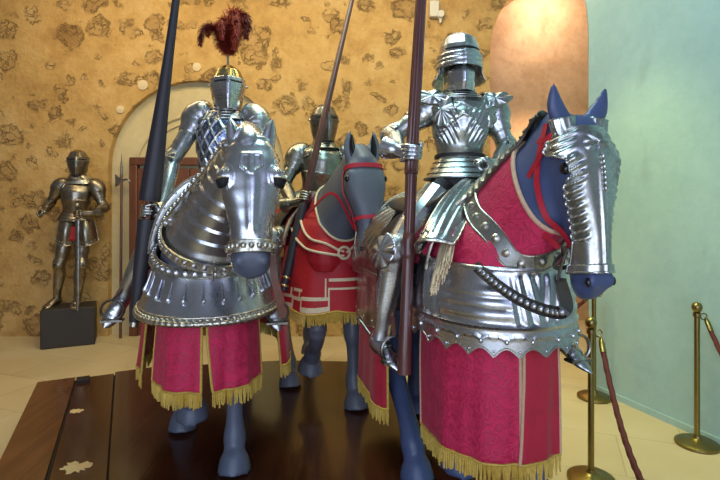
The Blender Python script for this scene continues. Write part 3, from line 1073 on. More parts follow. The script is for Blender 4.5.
def saddle(hs, steelm, bow=True, h=0.16):
    t = hs.t
    b = MB()
    b.tube([(-0.78, 0, 1.47, 0.20, 0.035), (-0.70, 0, 1.45, 0.25, 0.05), (-0.45, 0, 1.42, 0.25, 0.065), (-0.2, 0, 1.45, 0.24, 0.07), (-0.12, 0, 1.52, 0.18, 0.04)],
           up=(0, 0, 1), sub=6, n=20)
    for sy in (-1, 1):
        b.tube([(-0.42, 0.20 * sy, 1.42, 0.20, 0.03), (-0.40, 0.335 * sy, 1.28, 0.22, 0.02), (-0.38, 0.355 * sy, 1.05, 0.20, 0.015), (-0.38, 0.36 * sy, 0.95, 0.14, 0.012)],
               up=(0, sy, 0.5), sub=4, n=14)
    o = obj('saddle', b, M['black_leather'], t)
    for nm, x0, lean, top in (('saddle_bow', -0.06, 0.07, h), ('cantle', -0.76, -0.10, 0.10)):
        G = []
        for i in range(9):
            k = i / 8
            row = []
            for th in np.linspace(-1.45, 1.45, 36):
                rim = top * (0.55 + 0.45 * math.cos(th * 1.05) ** 2) * k
                r_ = 1.0 + 0.0 * k
                row.append(A(x0 + lean * k * 1.3 + 0.03 * math.sin(k * PI) - 0.05 * abs(th), (0.29 + rim * 0.55) * math.sin(th), 1.12 + (0.31 + rim) * math.cos(th)))
            G.append(row)
        b = MB(); b.grid(G)
        q = obj(nm, b, steelm, o, solid=0.006)
        b = MB(); b.tube([(*p, 0.008) for p in G[-1]], up=(1, 0.1, 0.1), sub=1, n=8)
        b.rivets([G[7][j] + A(0.008, 0, 0) for j in range(2, 35, 3)], 0.006)
        obj('bow_rim', b, M['steel_rim'], q)
    return o


def stirrup(hs, foot, label=None):
    """foot: world point under the sole"""
    f = hs.W(foot)
    top = f + A(-0.02, 0, 0.16)
    b = MB()
    pts = [(0.064 * math.sin(a_), 0.120 - 0.120 * (1 - math.cos(a_)) * 0.5) for a_ in np.linspace(-PI, PI, 25)]
    b.tube([(f[0], f[1] + y, f[2] + z, 0.008, 0.012) for y, z in pts], up=(1, 0, 0), sub=1, n=8)
    b.box((f[0], f[1], f[2]), (0.03, 0.060, 0.006))
    o = obj('stirrup', b, M['steel_dark'], hs.t)
    sy = 1 if f[1] > 0 else -1
    C = cr(np.array([A(-0.38, 0.33 * sy, 1.25), A(-0.34, 0.39 * sy, 1.12), lerp(A(-0.34, 0.39 * sy, 1.12), f + A(0, 0, 0.12), 0.5), f + A(0, 0, 0.12)]), 8)
    b = band(C, 0.016, A(0.1, sy, 0.2), 0.003)
    obj('stirrup_leather', b, M['leather'], hs.t)


def panel(hs, name, levels, th0, th1, mat, n=44, wave=0.008, wn=9, fr=True, edge=True, zf=None, phase=0.0, opening=0.0, frl=0.078, edgem=None):
    G = []
    nz = 18
    for i in range(nz):
        t = i / (nz - 1)
        a0, a1 = th0, th1
        if opening:
            if abs(th0) < abs(th1): a0 = th0 + opening * t * t * (1 if th0 > 0 else -1)
            else: a1 = th1 + opening * t * t * (1 if th1 > 0 else -1)
        G.append(skirt(levels, a0, a1, n, wave, wn, nz, phase, zf)[i])
    G = np.array(G)
    b = MB(); b.grid(G)
    o = obj(name, b, mat, hs.t, solid=0.005)
    if fr:
        obj('fringe', fringe(G[-1], frl), M['fringe'], o)
    if edge:
        for col in (G[:, 0], G[:, -1]):
            q = MB(); q.tube([(*c, 0.007) for c in col], up=(0.3, 0.4, 0.1), sub=1, n=8)
            obj('edge_braid', q, edgem or M['fringe'], o)
    return o, G


# =================================================================== left horse: full plate bard
HL = Horse('armoured_horse', 'dark horse in polished full plate bard and steel head armour, carrying the plumed armour',
           (-0.86, 3.0), 11.0, (0.50, 0.235, 1.765), 1.0, 16.0, M['horse_slate'], (1.28, 1.42)).body(ears=False)


def chanfron(hs, u0, u1, thf, off, relief, mat, n=64, nu=54, skip=None):
    G = np.array([[hs.hring(u, thf(u) * k, off + relief(u, thf(u) * k)) for k in np.linspace(-1, 1, n)] for u in np.linspace(u0, u1, nu)])
    b = MB(); b.grid(G)
    if skip:
        keep = [i for i, f in enumerate(b.f) if not skip(u0 + (u1 - u0) * (f[0] // n) / (nu - 1), thf(u0 + (u1 - u0) * (f[0] // n) / (nu - 1)) * (-1 + 2 * (f[0] % n) / (n - 1)))]
        b.f = [b.f[i] for i in keep]; b.m = [0] * len(b.f)
    return obj('chanfron', b, mat, hs.t, solid=0.004), G


def g(x, s):
    return math.exp(-(x / s) ** 2)


def rel_L(u, th):
    r = 0.010 * g(th, 0.16) * sstep(0.13, 0.22, u) * (1 - sstep(0.42, 0.50, u))
    # shield on the forehead
    y = math.sin(th) * 0.1
    uu = u - 0.115
    hw = 0.034 * (1 - max(0, (uu - 0.03) / 0.045)) if uu > 0.03 else 0.034
    if -0.035 < uu < 0.072 and abs(y) < hw:
        r += 0.006 if (abs(y) > hw - 0.009 or uu < -0.024 or abs(y) < 0.005) else 0.002
    # eye guards
    for sgn in (-1, 1):
        q = math.hypot((u - 0.190) / 0.055, (th - sgn * 1.00) / 0.42)
        r += 0.028 * max(0.0, 1 - q * q)
        if 0.9 < q < 1.2: r += 0.004
    if u < 0.0: r += 0.004
    return r


ch, G = chanfron(HL, -0.02, 0.55, lambda u: 1.85 - 0.1 * sstep(0.3, 0.5, u), 0.010, rel_L, M['steel_blue'], 120, 80)
b = MB(); b.tube([(*p, 0.006) for p in G[:, 0]], up=(0.3, 0.9, 0.1), sub=1, n=8); b.tube([(*p, 0.006) for p in G[:, -1]], up=(0.3, 0.9, 0.1), sub=1, n=8)
b.rivets([G[i, j] for j in (3, -4) for i in range(4, 78, 4)], 0.0075)
obj('rivet_border', b, M['steel_rim'], ch)
R_ = np.array([[HL.hring(u, th, 0.020) for th in np.linspace(-1.75, 1.75, 50)] for u in (0.495, 0.501, 0.548, 0.555)])
b = MB(); b.grid(R_)
b.rivets([HL.hring(0.525, th, 0.026) for th in np.linspace(-1.6, 1.6, 13)], 0.012)
obj('nose_band', b, M['steel_rim'], ch, solid=0.005)
for sy in (-1, 1):
    b = MB()
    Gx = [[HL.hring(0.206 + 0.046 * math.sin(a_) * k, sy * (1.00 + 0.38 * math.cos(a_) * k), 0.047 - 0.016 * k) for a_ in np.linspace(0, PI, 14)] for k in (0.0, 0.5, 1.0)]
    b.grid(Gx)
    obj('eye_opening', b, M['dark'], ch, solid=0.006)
    b = MB()
    rr = [HL.hring(0.206, sy * (1.00 + 0.40 * k), 0.050 - 0.018 * k * k) for k in np.linspace(-1, 1, 16)]
    b.tube([(*p, 0.005) for p in rr], up=(0.2, 0.1, 1), sub=1, n=8)
    b.rivets([HL.hring(0.168, sy * (1.00 + 0.34 * k), 0.039 - 0.012 * k * k) for k in np.linspace(-1, 1, 6)], 0.008)
    obj('eye_guard_ridge', b, M['steel_rim'], ch)
    b = MB()
    K = [(0.04, 0.066, 0.046), (0.0, 0.074, 0.043), (-0.04, 0.084, 0.037), (-0.085, 0.094, 0.027), (-0.125, 0.104, 0.006)]
    b.tube([(*HL.H(u, y * sy, -0.015 + 0.10 * max(0, -u)), r_, r_ * 0.75) for u, y, r_ in K], up=HL.vn, sub=5, n=20,
           mod=lambda u, th: 1.0 - (0.35 * g(th, 0.5) if u > 0.3 else 0))
    obj('ear_guard', b, M['steel_blue'], ch)

# crinet
NL = 11


def cri(k, th, off=0.0):
    u0 = 0.10 + 0.19 * (0.5 + 0.5 * math.cos(th)) ** 1.2
    return HL.nring(u0 + (0.92 - u0) * k, th, 0.016 * (1 - 0.9 * k ** 6) + off + 0.055 * (1 - k) ** 3)


def lame(u, n, amp):
    f = (u * n) % 1.0
    return amp * (1 - f)


G = []
for i in range(NL * 6 + 1):
    k = i / (NL * 6)
    f = (k * NL) % 1.0
    G.append([cri(k, th, 0.0085 * f) for th in np.linspace(0, 2 * PI, 61)[:-1]])
b = MB(); b.grid(G, cv=True)
cn = obj('crinet', b, M['steel_blue'], HL.t, ang=30)
b = MB()
for k in np.linspace(0.06, 0.80, 9):
    b = MB().rivets([cri(k, 0.45, 0.012)], 0.013)
    obj('rivet', b, M['steel_rim'], cn)
for sy in (-1, 1):
    C = np.array([cri(u, sy * (1.75 - 0.25 * u), 0.022) for u in np.linspace(0.0, 1.0, 40)])
    ns = np.array([nrm(cri(u, sy * (1.75 - 0.25 * u), 0.2) - cri(u, sy * (1.75 - 0.25 * u), 0.0)) for u in np.linspace(0.0, 1.0, 40)])
    q = obj('border_band', band(C, 0.026, ns, 0.004), M['steel_rim'], cn)
    obj('roundel_row', studs(C, ns, 0.045, 0.016, 0.006), M['steel_blue'], q)
C = np.array([cri(0.03, th, 0.020) for th in np.linspace(-1.7, 1.7, 50)])
ns = np.array([nrm(cri(0.03, th, 0.3) - cri(0.03, th, 0.0)) for th in np.linspace(-1.7, 1.7, 50)])
q = obj('border_band', band(C, 0.030, ns, 0.005), M['steel_rim'], cn)
obj('roundel_row', studs(C, ns, 0.052, 0.018, 0.008), M['steel_blue'], q)

# peytral: flaring bell of plate
def pey_L(th, t):
    zt = 1.13 + 0.13 * (1 - math.cos(th * 0.8))
    zb = 0.875 + 0.015 * (1 - math.cos(th))
    flare = t ** 1.5
    p = plan(th, 0.365 + 0.135 * flare, 0.4, 0.295 + 0.095 * flare, -0.02, 0.88)
    p[2] = lerp(zt, zb, t)
    return p


nth = 140
ths = np.linspace(-1.95, 1.95, nth)
G = []
for i in range(30):
    t = i / 29
    row = []
    for th in ths:
        p = pey_L(th, t)
        r = nrm(A(p[0], p[1], 0))
        p = p + r * 0.006 * math.cos(th * 14) * math.sin(PI * min(1, t / 0.85)) * (1 if t < 0.85 else 0)
        row.append(p)
    G.append(row)
b = MB(); b.grid(G)
py_ = obj('peytral', b, M['steel_blue'], HL.t, solid=0.004)
b = MB()
for t_, r_ in ((1.0, 0.015), (0.90, 0.007)):
    C = arc_resample([pey_L(th, t_) for th in ths], 0.008)
    b.tube([(*p, r_) for p in C], up=(0, 0, 1), sub=1, n=10, mod=lambda u, th: 1 + (0.22 * math.sin(u * 330 + th) if t_ == 1.0 else 0))
C = arc_resample([pey_L(th, 0.95) + nrm(A(*pey_L(th, 0.95)[:2], 0)) * 0.005 for th in ths], 0.032)
for p in C:
    n_ = nrm(A(p[0], p[1], 0.3)); t_ = nrm(np.cross(n_, A(0, 0, 1)))
    d_ = nrm(t_ + A(0, 0, 0.8))
    b.ball(p, (0.019, 0.009, 0.007), 8, 6, ax=(d_, np.cross(n_, d_), n_))
obj('roped_rim', b, M['steel_rim'], py_)
b = MB()
for th in np.linspace(-1.2, 1.2, 11):
    p0, p1 = pey_L(th, 0.30), pey_L(th, 0.62)
    n_ = nrm(A(p0[0], p0[1], 0)) * 0.006
    b = MB(); b.tube([(*(p0 + n_), 0.003), (*(lerp(p0, p1, 0.6) + n_), 0.006), (*(p1 + n_ * 1.5), 0.012), (*(p1 + n_ + A(0, 0, -0.018)), 0.002)], up=(0.2, 1, 0), sub=3, n=8)
    obj('embossed_drop', b, M['steel_blue'], py_)

th_ = np.linspace(-1.9, 1.9, 80)
C = np.array([pey_L(th, 0.10) + nrm(A(*pey_L(th, 0.1)[:2], 0)) * 0.012 for th in th_])
ns = np.array([nrm(A(c[0], c[1], 0.25)) for c in C])
q = obj('border_band', band(C, 0.028, ns, 0.005), M['steel_rim'], py_)
obj('roundel_row', studs(C, ns, 0.050, 0.018, 0.008), M['steel_blue'], q)

# cloth
LV = [(0, 1.02, 0.34, 0.4, 0.27, -0.02), (0.5, 0.72, 0.38, 0.4, 0.285, -0.02), (1, 0.505, 0.40, 0.4, 0.295, -0.02)]
panel(HL, 'front_skirt', LV, -1.25, -0.03, M['crimson'], wave=0.012, opening=-0.0, phase=0.5)
panel(HL, 'front_skirt', LV, 0.015, 1.25, M['crimson'], wave=0.012, opening=0.09, phase=2.0)
LV = [(0, 1.12, 0.50, 0.98, 0.35, -0.50), (0.5, 0.8, 0.52, 1.0, 0.44, -0.50), (1, 0.44, 0.54, 1.02, 0.48, -0.50)]
panel(HL, 'flank_skirt', LV, 1.0, 2 * PI - 1.0, M['crimson2'], n=120, wave=0.012, wn=12)
sad = saddle(HL, M['steel_blue'], h=0.20)
# crupper plate over the rump
b = MB()
b.grid([[A(-0.72 - 0.74 * k * math.cos(th), 0.38 * k * math.sin(th), z) for th in np.linspace(-PI / 2, PI / 2, 40)]
        for k, z in [(math.sin(q), 1.08 + 0.42 * math.cos(q)) for q in np.linspace(0.05, PI / 2, 16)] + [(1.03, 1.0), (1.08, 0.9)]])
obj('crupper', b, M['steel_blue'], HL.t, solid=0.004)
# reins plated with roundels, running from the rider's hand to the head
C = cr(np.array([HL.W(P(163, 224, 2.86)), HL.W(P(186, 208, 2.80)), HL.W(P(212, 186, 2.70)), HL.W(P(227, 163, 2.60)), HL.W(P(238, 143, 2.56))]), 10)
ns = np.tile(nrm(HL.W(P(200, 190, 2.4)) - HL.W(P(200, 195, 3.0))), (len(C), 1))
q = obj('rein', band(C, 0.019, ns, 0.004), M['steel_rim'], HL.t)
obj('roundel_row', studs(C, ns, 0.036, 0.015, 0.006), M['steel_blue'], q)
C = cr(np.array([HL.W(P(205, 185, 3.02)), HL.W(P(190, 212, 2.96)), HL.W(P(170, 248, 2.92)), HL.W(P(160, 272, 2.92))]), 8)
obj('breast_strap', band(C, 0.026, HL.W(P(180, 200, 2.4)) - HL.W(P(180, 200, 3.0)), 0.004), M['leather'], HL.t)
C = cr(np.array([HL.W(P(271, 245, 2.75)), HL.W(P(274, 275, 2.72)), HL.W(P(283, 318, 2.74))]), 8)
obj('breast_strap', band(C, 0.018, HL.W(P(270, 280, 2.3)) - HL.W(P(270, 280, 3.0)), 0.004), M['leather'], HL.t)
b = MB()
for a_, e_ in (((247, 262, 2.45), (246, 283, 2.47)), ((214, 262, 2.55), (213, 282, 2.6))):
    b.tube([(*HL.W(P(*a_)), 0.005), (*HL.W(P(*lerp(A(*a_), A(*e_), 0.5))), 0.005), (*HL.W(P(*e_)), 0.005)], up=(1, 0, 0), sub=3, n=8)
obj('bit_chain', b, M['steel_rim'], HL.t)

# =================================================================== right horse: gothic bard over crimson damask
HR = Horse('armoured_horse', 'blue grey horse in fluted half bard and crimson damask, standing closest to the green wall',
           (0.62, 2.45), 18.0, (0.50, 0.09, 1.765), 3.0, 7.0, M['horse'], (1.18, 1.0), 0.045, 0.82).body(ears=True)
HR.eyes(0.168)


def thf_R(u):
    return interp([(-0.04, 1.2), (0.01, 1.35), (0.05, 1.70), (0.105, 1.72), (0.140, 1.10), (0.190, 1.02), (0.24, 1.45), (0.30, 1.52), (0.44, 1.60), (0.555, 1.95)], u)[0]


def rel_R(u, th):
    T = thf_R(u)
    k = abs(th) / T
    r = 0.0055 * math.cos(2 * PI * (u + 0.05 * (1 - k)) / 0.030) * sstep(0.36, 0.72, k) * (1 if u < 0.44 else 0)
    r += 0.024 * g(u - 0.085, 0.055) * sstep(0.40, 0.95, k) + 0.006 * g(u - 0.11, 0.05)
    r += 0.007 * g(th, 0.10) * sstep(0.12, 0.2, u)
    # rosette
    y = th * 0.085 + 0.0
    q = math.hypot(y, u - 0.075)
    if q < 0.045:
        r += 0.012 * (0.55 + 0.45 * math.cos(7 * math.atan2(y, u - 0.075))) * (1 - (q / 0.045) ** 2) + 0.005 * g(q, 0.010)
    if u > 0.528: r += 0.007
    return r


ch, G = chanfron(HR, 0.005, 0.555, thf_R, 0.008, rel_R, M['steel_gothic'], 110, 150)
for col in (G[:, 0], G[:, -1], G[-1]):
    b = MB(); b.tube([(*p, 0.0055) for p in col], up=(0.3, 0.9, 0.1), sub=1, n=8)
    obj('rolled_edge', b, M['steel_gothic'], ch)
b = MB()
for k in range(7):
    u = 0.13 + 0.02 * k
    b.ball(HR.hring(u, 0.0, 0.020), (0.010, 0.012, 0.008), 8, 6, ax=(HR.vn, HR.ud, HR.lat))
obj('crest_beads', b, M['steel_gothic'], ch)
for sy in (-1, 1):
    b = MB()
    b.tube([(*HR.H(0.03, 0.068 * sy, -0.022), 0.046, 0.044), (*HR.H(0.0, 0.076 * sy, -0.022), 0.051, 0.042), (*HR.H(-0.035, 0.082 * sy, -0.020), 0.054, 0.040)],
           up=HR.vn, sub=5, n=40, mod=lambda u, th: 1 + 0.05 * math.cos(th * 10), cap=False)
    obj('ear_cup', b, M['steel_gothic'], ch, solid=0.003)
# bridle of red straps
def headpath(hs, pts, off):
    return cr(np.array([hs.hring(u, th, off) for u, th in pts]), 8)


def strap_on_head(hs, nm, pts, half, mat, off=0.010):
    C = headpath(hs, pts, off)
    ns = np.array([nrm(a_ - b_) for a_, b_ in zip(headpath(hs, pts, off + 0.1), headpath(hs, pts, off))])
    return obj(nm, band(C, half, ns, 0.0025), mat, hs.t)


def body_strap(hs, nm, pts, half, mat, off=0.007):
    C, ns = drape(hs, pts, off)
    return obj(nm, band(C, half, ns, 0.0025), mat, hs.t)


for sy in (-1, 1):
    body_strap(HR, 'cheek_strap', [HR.H(-0.02, sy * 0.05, -0.10), HR.H(0.06, sy * 0.14, -0.11), HR.H(0.2, sy * 0.16, -0.12), HR.H(0.34, sy * 0.14, -0.10), HR.H(0.46, sy * 0.09, -0.065)], 0.012, M['red_strap'])
    body_strap(HR, 'brow_strap', [HR.H(0.03, sy * 0.15, 0.0), HR.H(0.035, sy * 0.16, -0.05), HR.H(0.035, sy * 0.16, -0.09), HR.H(0.02, sy * 0.15, -0.13)], 0.012, M['red_strap'])
    C = cr(np.array([HR.nring(0.86, sy * 2.2, 0.02), HR.nring(0.84, sy * 1.5, 0.04), HR.H(0.28, sy * 0.135, -0.24), HR.H(0.46, sy * 0.09, -0.09)]), 10)
    obj('rein', band(C, 0.011, A(0.2, sy, 0.1), 0.0025), M['red_strap'], HR.t)
for sy in (-1, 1):
    b = MB()
    b.tube([(*HR.H(0.47, 0.078 * sy, -0.06), 0.008), (*HR.H(0.52, 0.085 * sy, -0.085), 0.007), (*HR.H(0.60, 0.085 * sy, -0.12), 0.007), (*HR.H(0.66, 0.07 * sy, -0.13), 0.009)], up=HR.vn, sub=5, n=8)
    b.ball(HR.H(0.47, 0.080 * sy, -0.07), (0.020, 0.020, 0.008), 12, 6, ax=(HR.vn, HR.ud, HR.lat))
    obj('curb_bit', b, M['steel_dark'], HR.t)
C = cr(np.array([HR.H(0.47, -0.08, -0.07), HR.H(0.52, -0.09, -0.12), HR.H(0.54, -0.02, -0.17), HR.H(0.52, 0.06, -0.12), HR.H(0.47, 0.08, -0.07)]), 8)
obj('bit_strap', band(C, 0.009, A(1, 0.1, -0.3), 0.002), M['black_leather'], HR.t)

# cloth on neck and chest, laid on the body
cs, cc = A(0.18, 0, 1.78), nrm(A(0.87, 0, 0.49))
mb, chains = shell(HR.body_mesh, [(cs, cc), ((0, 0, 1.17), (0, 0, -1)), ((-0.62, 0, 0), (-1, 0, 0))], 0.011, keep=lambda c: c.x < 0.45)
nc = obj('neck_cover', mb, M['crimson'], HR.t, ang=180, solid=0.004)
for c in chains:
    if abs(np.dot(c.mean(0) - cs, cc)) < 0.05:
        c = np.vstack([c, c[:1]])
        obj('neck_braid', piping(c, 0.010, 0.03), M['piping'], nc)
# mane plates
G = []
NLR = 14
for i in range(NLR * 5 + 1):
    k = i / (NLR * 5)
    u = 0.26 + 0.54 * k
    f = (k * NLR) % 1.0
    T = 2.35 - 0.35 * (1 - k) ** 2
    G.append([HR.nring(u, th, 0.022 + 0.010 * f + 0.012 * g((th - PI), 0.25)) for th in np.linspace(T, 2 * PI - T, 30)])
b = MB(); b.grid(G)
cn = obj('crinet', b, M['steel_dark'], HR.t, solid=0.004, ang=30)
b = MB()
for j in (0, -1):
    b.tube([(*r_[j], 0.007) for r_ in G[::5]], up=(0.1, 1, 0.1), sub=2, n=8)
    b.rivets([r_[1 if j == 0 else -2] for r_ in G[3::5]], 0.008)
obj('riveted_edge', b, M['steel_dark'], cn)


def pey_R(th, t):
    zt = 1.215 - 0.015 * math.cos(th)
    zb = 0.875
    fl = 0.8 * t + 0.2 * math.sin(t * PI)
    p = plan(th, 0.375 + 0.060 * fl, 0.5, 0.295 + 0.065 * fl, -0.03, 0.9)
    p[2] = lerp(zt, zb, t)
    if t > 0.72:
        s_ = abs(math.sin(th * 11))
        p[2] += (t - 0.72) / 0.28 * 0.036 * s_ - (t - 0.72) / 0.28 * 0.02
    return p


nth = 260
ths = np.linspace(-2.15, 2.15, nth)
G = []
for i in range(44):
    t = i / 43
    row = []
    for th in ths:
        p = pey_R(th, t)
        r = nrm(A(p[0], p[1], 0))
        h = 0.0
        side = sstep(0.25, 0.45, abs(th)) * (1 - sstep(1.15, 1.35, abs(th)))
        if 0.22 < t < 0.62:
            h += 0.0065 * abs(math.sin((t - 0.22) / 0.40 * 3 * PI)) * side           # three horizontal flutes on the flanks of the chest
        tw = (1 - side) * sstep(0.04, 0.12, t) * (1 - sstep(0.62, 0.70, t))
        h += 0.006 * math.cos(th * 42 + 7 * t * (1 if th > 0 else -1)) * tw           # fanned flutes at the centre and behind
        h += 0.008 * g(t - 0.70, 0.02) + 0.007 * g(t, 0.03)
        if t > 0.72:
            h += 0.004 * g(abs(math.cos(th * 11)), 0.14) * 0 + 0.006 * g(t - (0.90 - 0.10 * abs(math.cos(th * 11)) ** 0.7), 0.016)
        row.append(p + r * h)
    G.append(row)
b = MB(); b.grid(G)
py_ = obj('peytral', b, M['steel_blue'], HR.t, solid=0.004)
b = MB()
b.tube([(*p, 0.0055) for p in np.array(G[-1])], up=(0.01, 0.02, 1), sub=1, n=6)
b.tube([(*p, 0.008) for p in np.array(G[0])], up=(0.01, 0.02, 1), sub=1, n=6)
k = PI / 11
for q in range(-7, 7):
    th = (q + 0.5) * k
    p = pey_R(th, 0.90); b.rivets([p + nrm(A(p[0], p[1], 0)) * 0.006], 0.0105)
for th in np.arange(-7, 7, 1.0) * k:
    p = pey_R(th, 0.94); b.rivets([p + nrm(A(p[0], p[1], 0)) * 0.006], 0.006)
obj('scalloped_edge', b, M['steel_blue'], py_)
# breast collar with square studs, lying on the cloth
for pts in ([HR.W(P(482, 200, 2.42)), HR.W(P(497, 230, 2.3)), HR.W(P(515, 256, 2.2)), A(0.33, -0.02, 1.235)],
            [A(0.33, -0.02, 1.235), A(0.32, 0.12, 1.30), A(0.20, 0.24, 1.38), A(0.02, 0.28, 1.48)]):
    C, ns = drape(HR, pts, 0.022)
    q = obj('breast_collar', band(C, 0.042, ns, 0.004), M['steel_knight'], HR.t)
    b = studs(C, ns, 0.075, 0.019, 0.006)
    for s_ in (-1, 1):
        side = np.cross(np.gradient(C, axis=0), ns); side /= np.linalg.norm(side, axis=1)[:, None]
        b.tube([(*c, 0.005) for c in (C + side * 0.040 * s_ + ns * 0.004)], up=(0.3, 0.2, 1), sub=1, n=6)
    obj('collar_studs', b, M['steel_rim'], q)
# armoured rein strap hanging over the peytral
C = cr(np.array([HR.W(P(449, 200, 2.50)), HR.W(P(448, 222, 2.44)), HR.W(P(458, 245, 2.33)), HR.W(P(482, 272, 2.12)), HR.W(P(515, 297, 1.94)), HR.W(P(548, 311, 1.83)), HR.W(P(566, 308, 1.75)), HR.H(0.58, -0.06, -0.13)]), 8)
ns = np.tile(nrm(HR.W(P(510, 230, 1.5)) - HR.W(P(510, 240, 2.2))), (len(C), 1))
q = obj('studded_rein', band(C, 0.022, ns, 0.004), M['black_leather'], HR.t)
n_ = len(C)
obj('rein_studs', studs(C[int(n_ * 0.42):int(n_ * 0.86)], ns[int(n_ * 0.42):int(n_ * 0.86)], 0.028, 0.0125, 0.005), M['steel_blue'], q)

LV = [(0, 1.02, 0.34, 0.5, 0.285, -0.03), (0.5, 0.7, 0.35, 0.5, 0.295, -0.03), (1, 0.40, 0.355, 0.5, 0.295, -0.03)]
panel(HR, 'front_skirt', LV, -1.80, -0.16, M['crimson'], n=70, wave=0.008, phase=0.8, edgem=M['piping'])
panel(HR, 'front_skirt', LV, -0.11, 0.46, M['crimson2'], n=40, wave=0.008, opening=0.08, phase=2.0, edgem=M['piping'])
LV = [(0, 1.05, 0.2, 0.80, 0.335, -0.60), (0.5, 0.7, 0.2, 0.80, 0.345, -0.60), (1, 0.33, 0.2, 0.80, 0.35, -0.60)]
panel(HR, 'flank_skirt', LV, 1.25, 2 * PI - 1.25, M['crimson2'], n=110, wave=0.012, wn=11)
saddle(HR, M['steel_dark'], h=0.11)


def crup_relief(c):
    h = 0.0032 * math.cos((c.x * 0.8 + (1.44 - c.z) * 0.9) * 2 * PI / 0.058) * sstep(1.12, 1.2, c.z)
    q = math.hypot(c.x + 0.80, c.z - 1.10)
    if q < 0.20: h += 0.007 * (1 - q / 0.20) * (0.45 + 0.55 * math.cos(11 * math.atan2(c.z - 1.10, c.x + 0.80)))
    return h


mb, chains = shell(HR.body_mesh, [((0, 0, 1.02), (0, 0, -1)), ((-0.46, 0, 0), (1, 0, 0.15))], 0.030, relief=crup_relief)
cp = obj('crupper', mb, M['steel_knight'], HR.t, ang=180, solid=0.004)


def fall(th, t):
    p = plan(th, 0.02, 0.825 + 0.02 * t, 0.345 + 0.014 * t, -0.60, 0.80)
    p[2] = lerp(1.06, 0.735, t)
    if t > 0.9: p[2] += 0.03 * (1 - abs(math.sin(th * 10))) * (t - 0.9) / 0.1
    return p + nrm(A(p[0] + 0.6, p[1], 0)) * (0.005 * math.cos(th * 36) * sstep(0.1, 0.3, t) + 0.008 * g(t, 0.05))


G = np.array([[fall(th, t) for th in np.linspace(PI / 2, 1.5 * PI, 170)] for t in np.linspace(0, 1, 26)])
b = MB(); b.grid(G)
q = obj('crupper_fall', b, M['steel_knight'], cp, solid=0.004)
b = MB(); b.tube([(*p, 0.006) for p in G[-1][::2]], up=(0.01, 0.02, 1), sub=1, n=6)
b.rivets([p + A(0, 0, 0.035) for p in G[-1][4::9]], 0.009)
obj('scalloped_edge', b, M['steel_rim'], q)
for c in chains:
    if c[:, 0].mean() > -0.75 and c[:, 2].max() > 1.3:
        k_ = int(np.argmin(c[:, 2]))
        c = np.roll(c, -k_, axis=0)
        c = c[c[:, 2] > 1.06]
        if len(c) > 6: obj('rolled_edge', piping(c, 0.010, 0.03), M['brassy'], cp)

# =================================================================== middle horse: scarlet cloth only
HM = Horse('caparisoned_horse', 'bare headed slate grey horse with red bridle and scarlet cloth, between the two armoured horses',
           (-0.225, 3.83), 20.0, (0.50, 0.085, 1.745), -2.0, 16.0, M['horse_grey'], (1.32, 1.2)).body(ears=True)
HM.eyes()
b = MB()
for sy in (-1, 1):
    b.tube([(*HM.H(0.03, 0.062 * sy, -0.006), 0.016, 0.006), (*HM.H(-0.06, 0.072 * sy, 0.0), 0.022, 0.006), (*HM.H(-0.12, 0.075 * sy, 0.004), 0.016, 0.006), (*HM.H(-0.165, 0.073 * sy, 0.010), 0.004, 0.003)], up=HM.vn, sub=4, n=10)
obj('ear_lining', b, M['eye'], HM.t)
strap_on_head(HM, 'brow_strap', [(0.06, th) for th in np.linspace(-2.3, 2.3, 12)], 0.014, M['red_strap'])
strap_on_head(HM, 'nose_strap', [(0.40, th) for th in np.linspace(-3.1, 3.1, 18)], 0.012, M['red_strap'])
for sy in (-1, 1):
    strap_on_head(HM, 'cheek_strap', [(-0.03, sy * 2.3), (0.07, sy * 1.95), (0.2, sy * 1.8), (0.33, sy * 1.7), (0.47, sy * 1.6)], 0.010, M['red_strap'])
    C = cr(np.array([HM.hring(0.06, sy * 2.2, 0.014), HM.hring(0.13, sy * 2.4, 0.03), HM.hring(0.2, sy * 2.45, 0.04)]), 6)
    obj('strap_tassel', band(C, 0.016, A(0.3, sy, 0), 0.006), M['red_strap'], HM.t)
    C = cr(np.array([HM.H(0.46, sy * 0.075, -0.07), HM.nring(0.55, sy * 1.2, 0.05), HM.nring(0.25, sy * 1.7, 0.04), A(-0.15, sy * 0.12, 1.56)]), 10)
    obj('rein', band(C, 0.009, A(0.2, sy, 0.2), 0.0025), M['red_strap'], HM.t)
for sy in (-1, 1):
    b = MB()
    b.tube([(*HM.H(0.47, 0.075 * sy, -0.06), 0.008), (*HM.H(0.55, 0.08 * sy, -0.1), 0.007), (*HM.H(0.62, 0.07 * sy, -0.13), 0.007)], up=HM.vn, sub=5, n=8)
    obj('bit', b, M['steel_rim'], HM.t)
cs, cc = A(0.02, 0, 1.66), nrm(A(0.62, 0, 0.78))
cs2 = A(0.265, 0, 1.285)
mb, chains = shell(HM.body_mesh, [(cs2, nrm(A(0.74, 0, 0.67))), ((0, 0, 1.0), (0, 0, -1)), ((-0.62, 0, 0), (-1, 0, 0))], 0.012, keep=lambda c: c.x < 0.5)
nc = obj('chest_cover', mb, M['scarlet'], HM.t, ang=180, solid=0.004)
for c in chains:
    if abs(np.dot(c.mean(0) - cs2, nrm(A(0.74, 0, 0.67)))) < 0.06:
        obj('neck_braid', piping(np.vstack([c, c[:1]]), 0.008, 0.03), M['cord'], nc)
